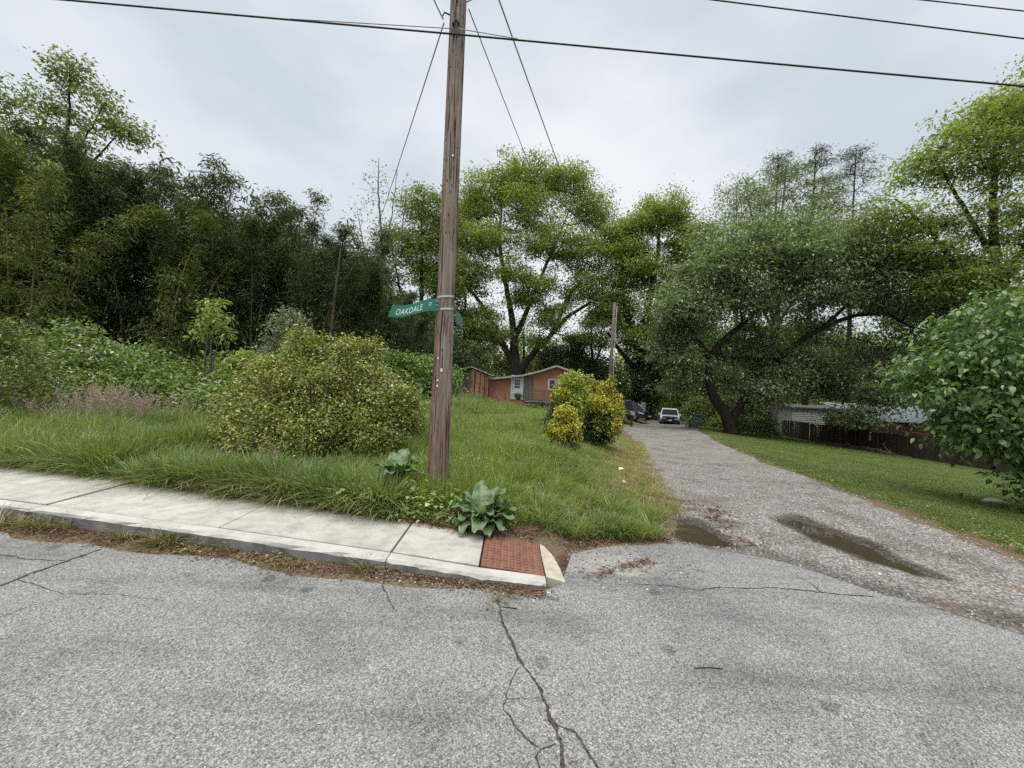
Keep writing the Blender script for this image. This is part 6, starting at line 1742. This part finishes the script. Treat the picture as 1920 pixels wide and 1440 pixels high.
def car(label, loc, rz, col, L_=4.4, W_=1.76, H_=1.45, suv=False, group=None):
    """front faces -y in its own frame"""
    t_ = thing('car', label, 'car', loc, rz, group)
    mp = paint('paint_' + str(len(bpy.data.materials)), col)
    h = L_/2; w = W_/2
    zb = .95 if suv else .82
    secs = [(-h, .42, .60, .74), (-h+.12, .28, .68, .86), (-h+.5, .22, .76, .97), (-h+1.25, .22, zb, 1), (0, .22, zb+.02, 1), (h-.9, .22, zb+.03, 1), (h-.25, .26, zb, .95), (h, .4, zb-.12, .86)]
    V, F = [], []
    for y, z0_, z1, k_ in secs:
        V += [(-w*k_*.94, y, z0_), (-w*k_, y, z0_+.18), (-w*k_, y, z1-.1), (-w*k_*.92, y, z1), (w*k_*.92, y, z1), (w*k_, y, z1-.1), (w*k_, y, z0_+.18), (w*k_*.94, y, z0_)]
    for s_ in range(len(secs)-1):
        for e in range(8): F.append((8*s_+e, 8*s_+(e+1) % 8, 8*s_+8+(e+1) % 8, 8*s_+8+e))
    F += [tuple(range(8)), tuple(range(8*len(secs)-1, 8*len(secs)-9, -1))]
    MB().add(V, F).build('body', mp, t_, bevel=.02, smooth=True)
    y0, y1, y2, y3 = (-h+1.2, -h+1.95, h-.75 if not suv else h-.35, h-.2 if not suv else h-.12)
    rw = w*.74
    def ring(y, z, k_): return [(-k_, y, z), (k_, y, z)]
    R0 = [(-w*.88, y0, zb-.01), (w*.88, y0, zb-.01), (w*.88, y3, zb), (-w*.88, y3, zb)]
    R1 = [(-rw, y1, H_-.04), (rw, y1, H_-.04), (rw, y2, H_-.04), (-rw, y2, H_-.04)]
    MB().prism(R0, R1).build('cabin', m_cglass, t_, bevel=.03)
    R2 = [(-rw*1.0, y1-.02, H_-.045), (rw*1.0, y1-.02, H_-.045), (rw*1.0, y2+.03, H_-.045), (-rw*1.0, y2+.03, H_-.045)]
    R3 = [(-rw*.9, y1+.08, H_+.02), (rw*.9, y1+.08, H_+.02), (rw*.9, y2-.05, H_+.02), (-rw*.9, y2-.05, H_+.02)]
    MB().prism(R2, R3).build('roof', mp, t_, bevel=.02)
    for sx_ in (-1, 1):
        for ya, yb in ((y0, y1), (y3, y2)):
            MB().tube([(sx_*w*.885, ya, zb), (sx_*rw*1.01, yb, H_-.03)], .035, 5).build('pillar', mp, t_)
        MB().box(sx_*w*.62-.16, sx_*w*.62+.16, -h-.02+.06, -h+.14, .56, .70).build('headlight', m_lampw, t_)
        MB().box(sx_*w*.68-.12, sx_*w*.68+.12, h-.07, h+.015, .62, .80).build('tail_light', m_lampr, t_)
        MB().box(sx_*(w+.02)-.09, sx_*(w+.02)+.09, y0+.28, y0+.42, zb-.0, zb+.14).build('mirror', mp, t_)
        for y in (-h+.82, h-.85):
            wh = MB().tube([(sx_*(w-.2), y, .31), (sx_*(w+.005), y, .31)], .31, 18).build('wheel', m_tyre, t_)
            MB().tube([(sx_*(w-.05), y, .31), (sx_*(w+.012), y, .31)], .19, 14).build('rim', m_rim, wh)
    MB().box(-w*.42, w*.42, -h-.015, -h+.1, .50, .64).build('grille', m_tyre, t_)
    MB().box(-w*.86, w*.86, -h-.06, -h+.1, .27, .47).build('bumper', m_tyre, t_, bevel=.03)
    MB().box(-w*.86, w*.86, h-.1, h+.05, .30, .50).build('bumper', m_tyre, t_, bevel=.03)
    MB().box(-.16, .16, -h-.075, -h-.062, .36, .47).build('number_plate', m_trim, t_)
    return t_


def dz(x, y): return float(drive_z(x, y)) + .0
car('white sedan parked facing the camera at the end of the drive', (15.35, 39.2, dz(15.3, 38.5) + .02), R(-20), (0.72, 0.76, 0.76), H_=1.38)
car('dark car with red tail lights parked beside the house behind the golden shrub', (8.6, 33.6, float(terrain(8.6, 33.6)) + .02), R(186), (0.02, 0.022, 0.025), suv=True, H_=1.6)
car('dark green car parked behind the mailbox post', (10.9, 37.0, float(terrain(10.9, 37)) + .02), R(30), (0.02, 0.05, 0.045))
car('pale car half hidden behind the golden shrub', (6.9, 36.6, float(terrain(6.9, 36.6)) + .02), R(10), (0.55, 0.5, 0.42), group=None)
mb = thing('mailbox', 'mailbox on a dark post at the grassy bend of the drive', 'mailbox', (8.55, 28.6, float(terrain(8.55, 28.6))))
MB().box(-.06, .06, -.06, .06, -.2, .85).build('post', m_dkwood, mb)
MB().poly_y([(-.13, 0), (.13, 0), (.13, .12)] + [(.13*math.cos(a), .12+.13*math.sin(a)) for a in np.linspace(.2, PI-.2, 8)] + [(-.13, .12)], -.26, .26).build('box', m_steel, mb, loc=(0, 0, .85))
MB().box(.135, .145, -.1, .0, .95, 1.1).build('flag', m_lampr, mb)
st_ = thing('tree_stump', 'pale split tree stump beside the mailbox', 'stump', (13.1, 40.5, float(terrain(13.1, 40.5))))
MB().tube([(0, 0, -.2), (0, 0, .3), (.02, 0, 1.2), (.12, 0, 1.9)], [.55, .42, .36, .2], 10).build('trunk', M['bark_grey'], st_, smooth=True)
bn = thing('wheelie_bin', 'blue wheelie bin at the edge of the trees by the drive', 'bin', (16.9, 36.6, float(terrain(16.9, 36.6))))
m_blue = plain('bin_blue', (0.015, 0.035, 0.12), .5)
MB().prism([(-.24, -.27, .06), (.24, -.27, .06), (.24, .27, .06), (-.24, .27, .06)], [(-.29, -.34, .98), (.29, -.34, .98), (.29, .34, .98), (-.29, .34, .98)]).build('body', m_blue, bn, bevel=.02)
MB().prism([(-.31, -.37, .985), (.31, -.37, .985), (.31, .38, .985), (-.31, .38, .985)], [(-.27, -.3, 1.06), (.27, -.3, 1.06), (.27, .36, 1.06), (-.27, .36, 1.06)]).build('lid', m_blue, bn)
for sx_ in (-1, 1): MB().tube([(sx_*.2, .26, .11), (sx_*.27, .26, .11)], .11, 12).build('wheel', m_tyre, bn)
# scrub at the end of the drive, right of it, and around the cars
shrub('drive_scrub', 'green scrub behind the wheelie bin', 18.2, 38.5, 70, fan(18.2, 38.5, -2, 4, 1, 1.5, .03, 5), [(17.8,38.6,-.2,1.3,1,1.3,60),(19.8,38,.2,1.4,1,1.6,60),(21.8,37,-.2,1.4,1,1.5,60),(18.6,36,-1.2,1,.8,.7,40)], 34, .28, .2, 'mid_leaf', step=.5)
shrub('drive_scrub', 'bright green scrub closing the drive behind the white car', 14.6, 46, 71, fan(14.6, 46, -2, 4, 1, 1.5, .03, 6), [(13.2,46.5,-.2,1.6,1,1.6,70),(16,43.5,.6,1.6,1,2.4,80),(18.4,43,.6,1.6,1,2.4,80),(17.2,43,3.4,1.4,1,1.6,40),(12,43,-.6,.9,.8,1.0,40)], 36, .28, .2, 'lime_leaf', step=.5)
shrub('drive_scrub', 'dark scrub under the gnarled tree', 18.2, 30.8, 72, fan(18.2, 30.8, -2, 4, 1, 1.2, .03, 7), [(17.0,30.4,-.9,1.2,.8,.8,50),(19.4,30.6,-1,1.3,.8,.9,50),(14.2,31.5,-.9,.8,.7,.5,24)], 34, .22, .16, 'dark_leaf', step=.5)
for k_, (x, y, s_, lab) in enumerate(((2.6, 7.55, .055, 'white paper scrap in the grass beside the drive'), (2.28, 6.2, .03, 'tiny white paper scrap at the gravel edge'))):
    V = [(-s_, -s_*.6, .0), (s_, -s_*.5, .02), (s_*.9, s_*.6, .0), (-s_*.8, s_*.5, .03), (0, 0, .04)]
    o = MB().add(V, [(0, 1, 4), (1, 2, 4), (2, 3, 4), (3, 0, 4)]).build('paper_scrap', m_tag, None, loc=(x - .5, y, float(terrain(x-.5, y)) + .06)); tag(o, lab, 'litter')
def stone(label, x, y, z, s_, mat, seed):
    bm = bmesh.new(); bmesh.ops.create_icosphere(bm, subdivisions=2, radius=1); q_ = random.Random(seed)
    for v in bm.verts: v.co = Vector((v.co.x*s_[0], v.co.y*s_[1], v.co.z*s_[2]))*q_.uniform(.9, 1.08)
    me = bpy.data.meshes.new('stone'); bm.to_mesh(me); bm.free(); me.materials.append(mat)
    return tag(obj('stone', me, None, (x, y, z)), label, 'stone')
stone('flat pale stone lying in the lawn at right', 9.3, 7.75, float(terrain(9.3, 7.75)) + .04, (.2, .13, .06), plain('pale_stone', (.45, .43, .4), .9), 1)
m_pebd = plain('dark_stone', (.05, .045, .04), .9)
stone('small dark pebble on the third sidewalk slab', -1.12, 3.98, .158, (.022, .018, .012), m_pebd, 2)
stone('small brown pebble on the tactile paving', 0.24, 3.72, .095, (.026, .02, .018), plain('brown_stone', (.12, .06, .04), .9), 3)
o = MB().tube([(0.0, 2.70, .016), (.05, 2.69, .017), (.1, 2.68, .016)], .003, 5).build('twig', m_dkwood); tag(o, 'thin dark twig lying on the road beside the crack', 'twig')
o = MB().tube([(1.05, 2.18, .016), (1.13, 2.19, .017), (1.2, 2.185, .016)], .0026, 5).build('twig', m_dkwood); tag(o, 'small twig lying on the road at lower right', 'twig')
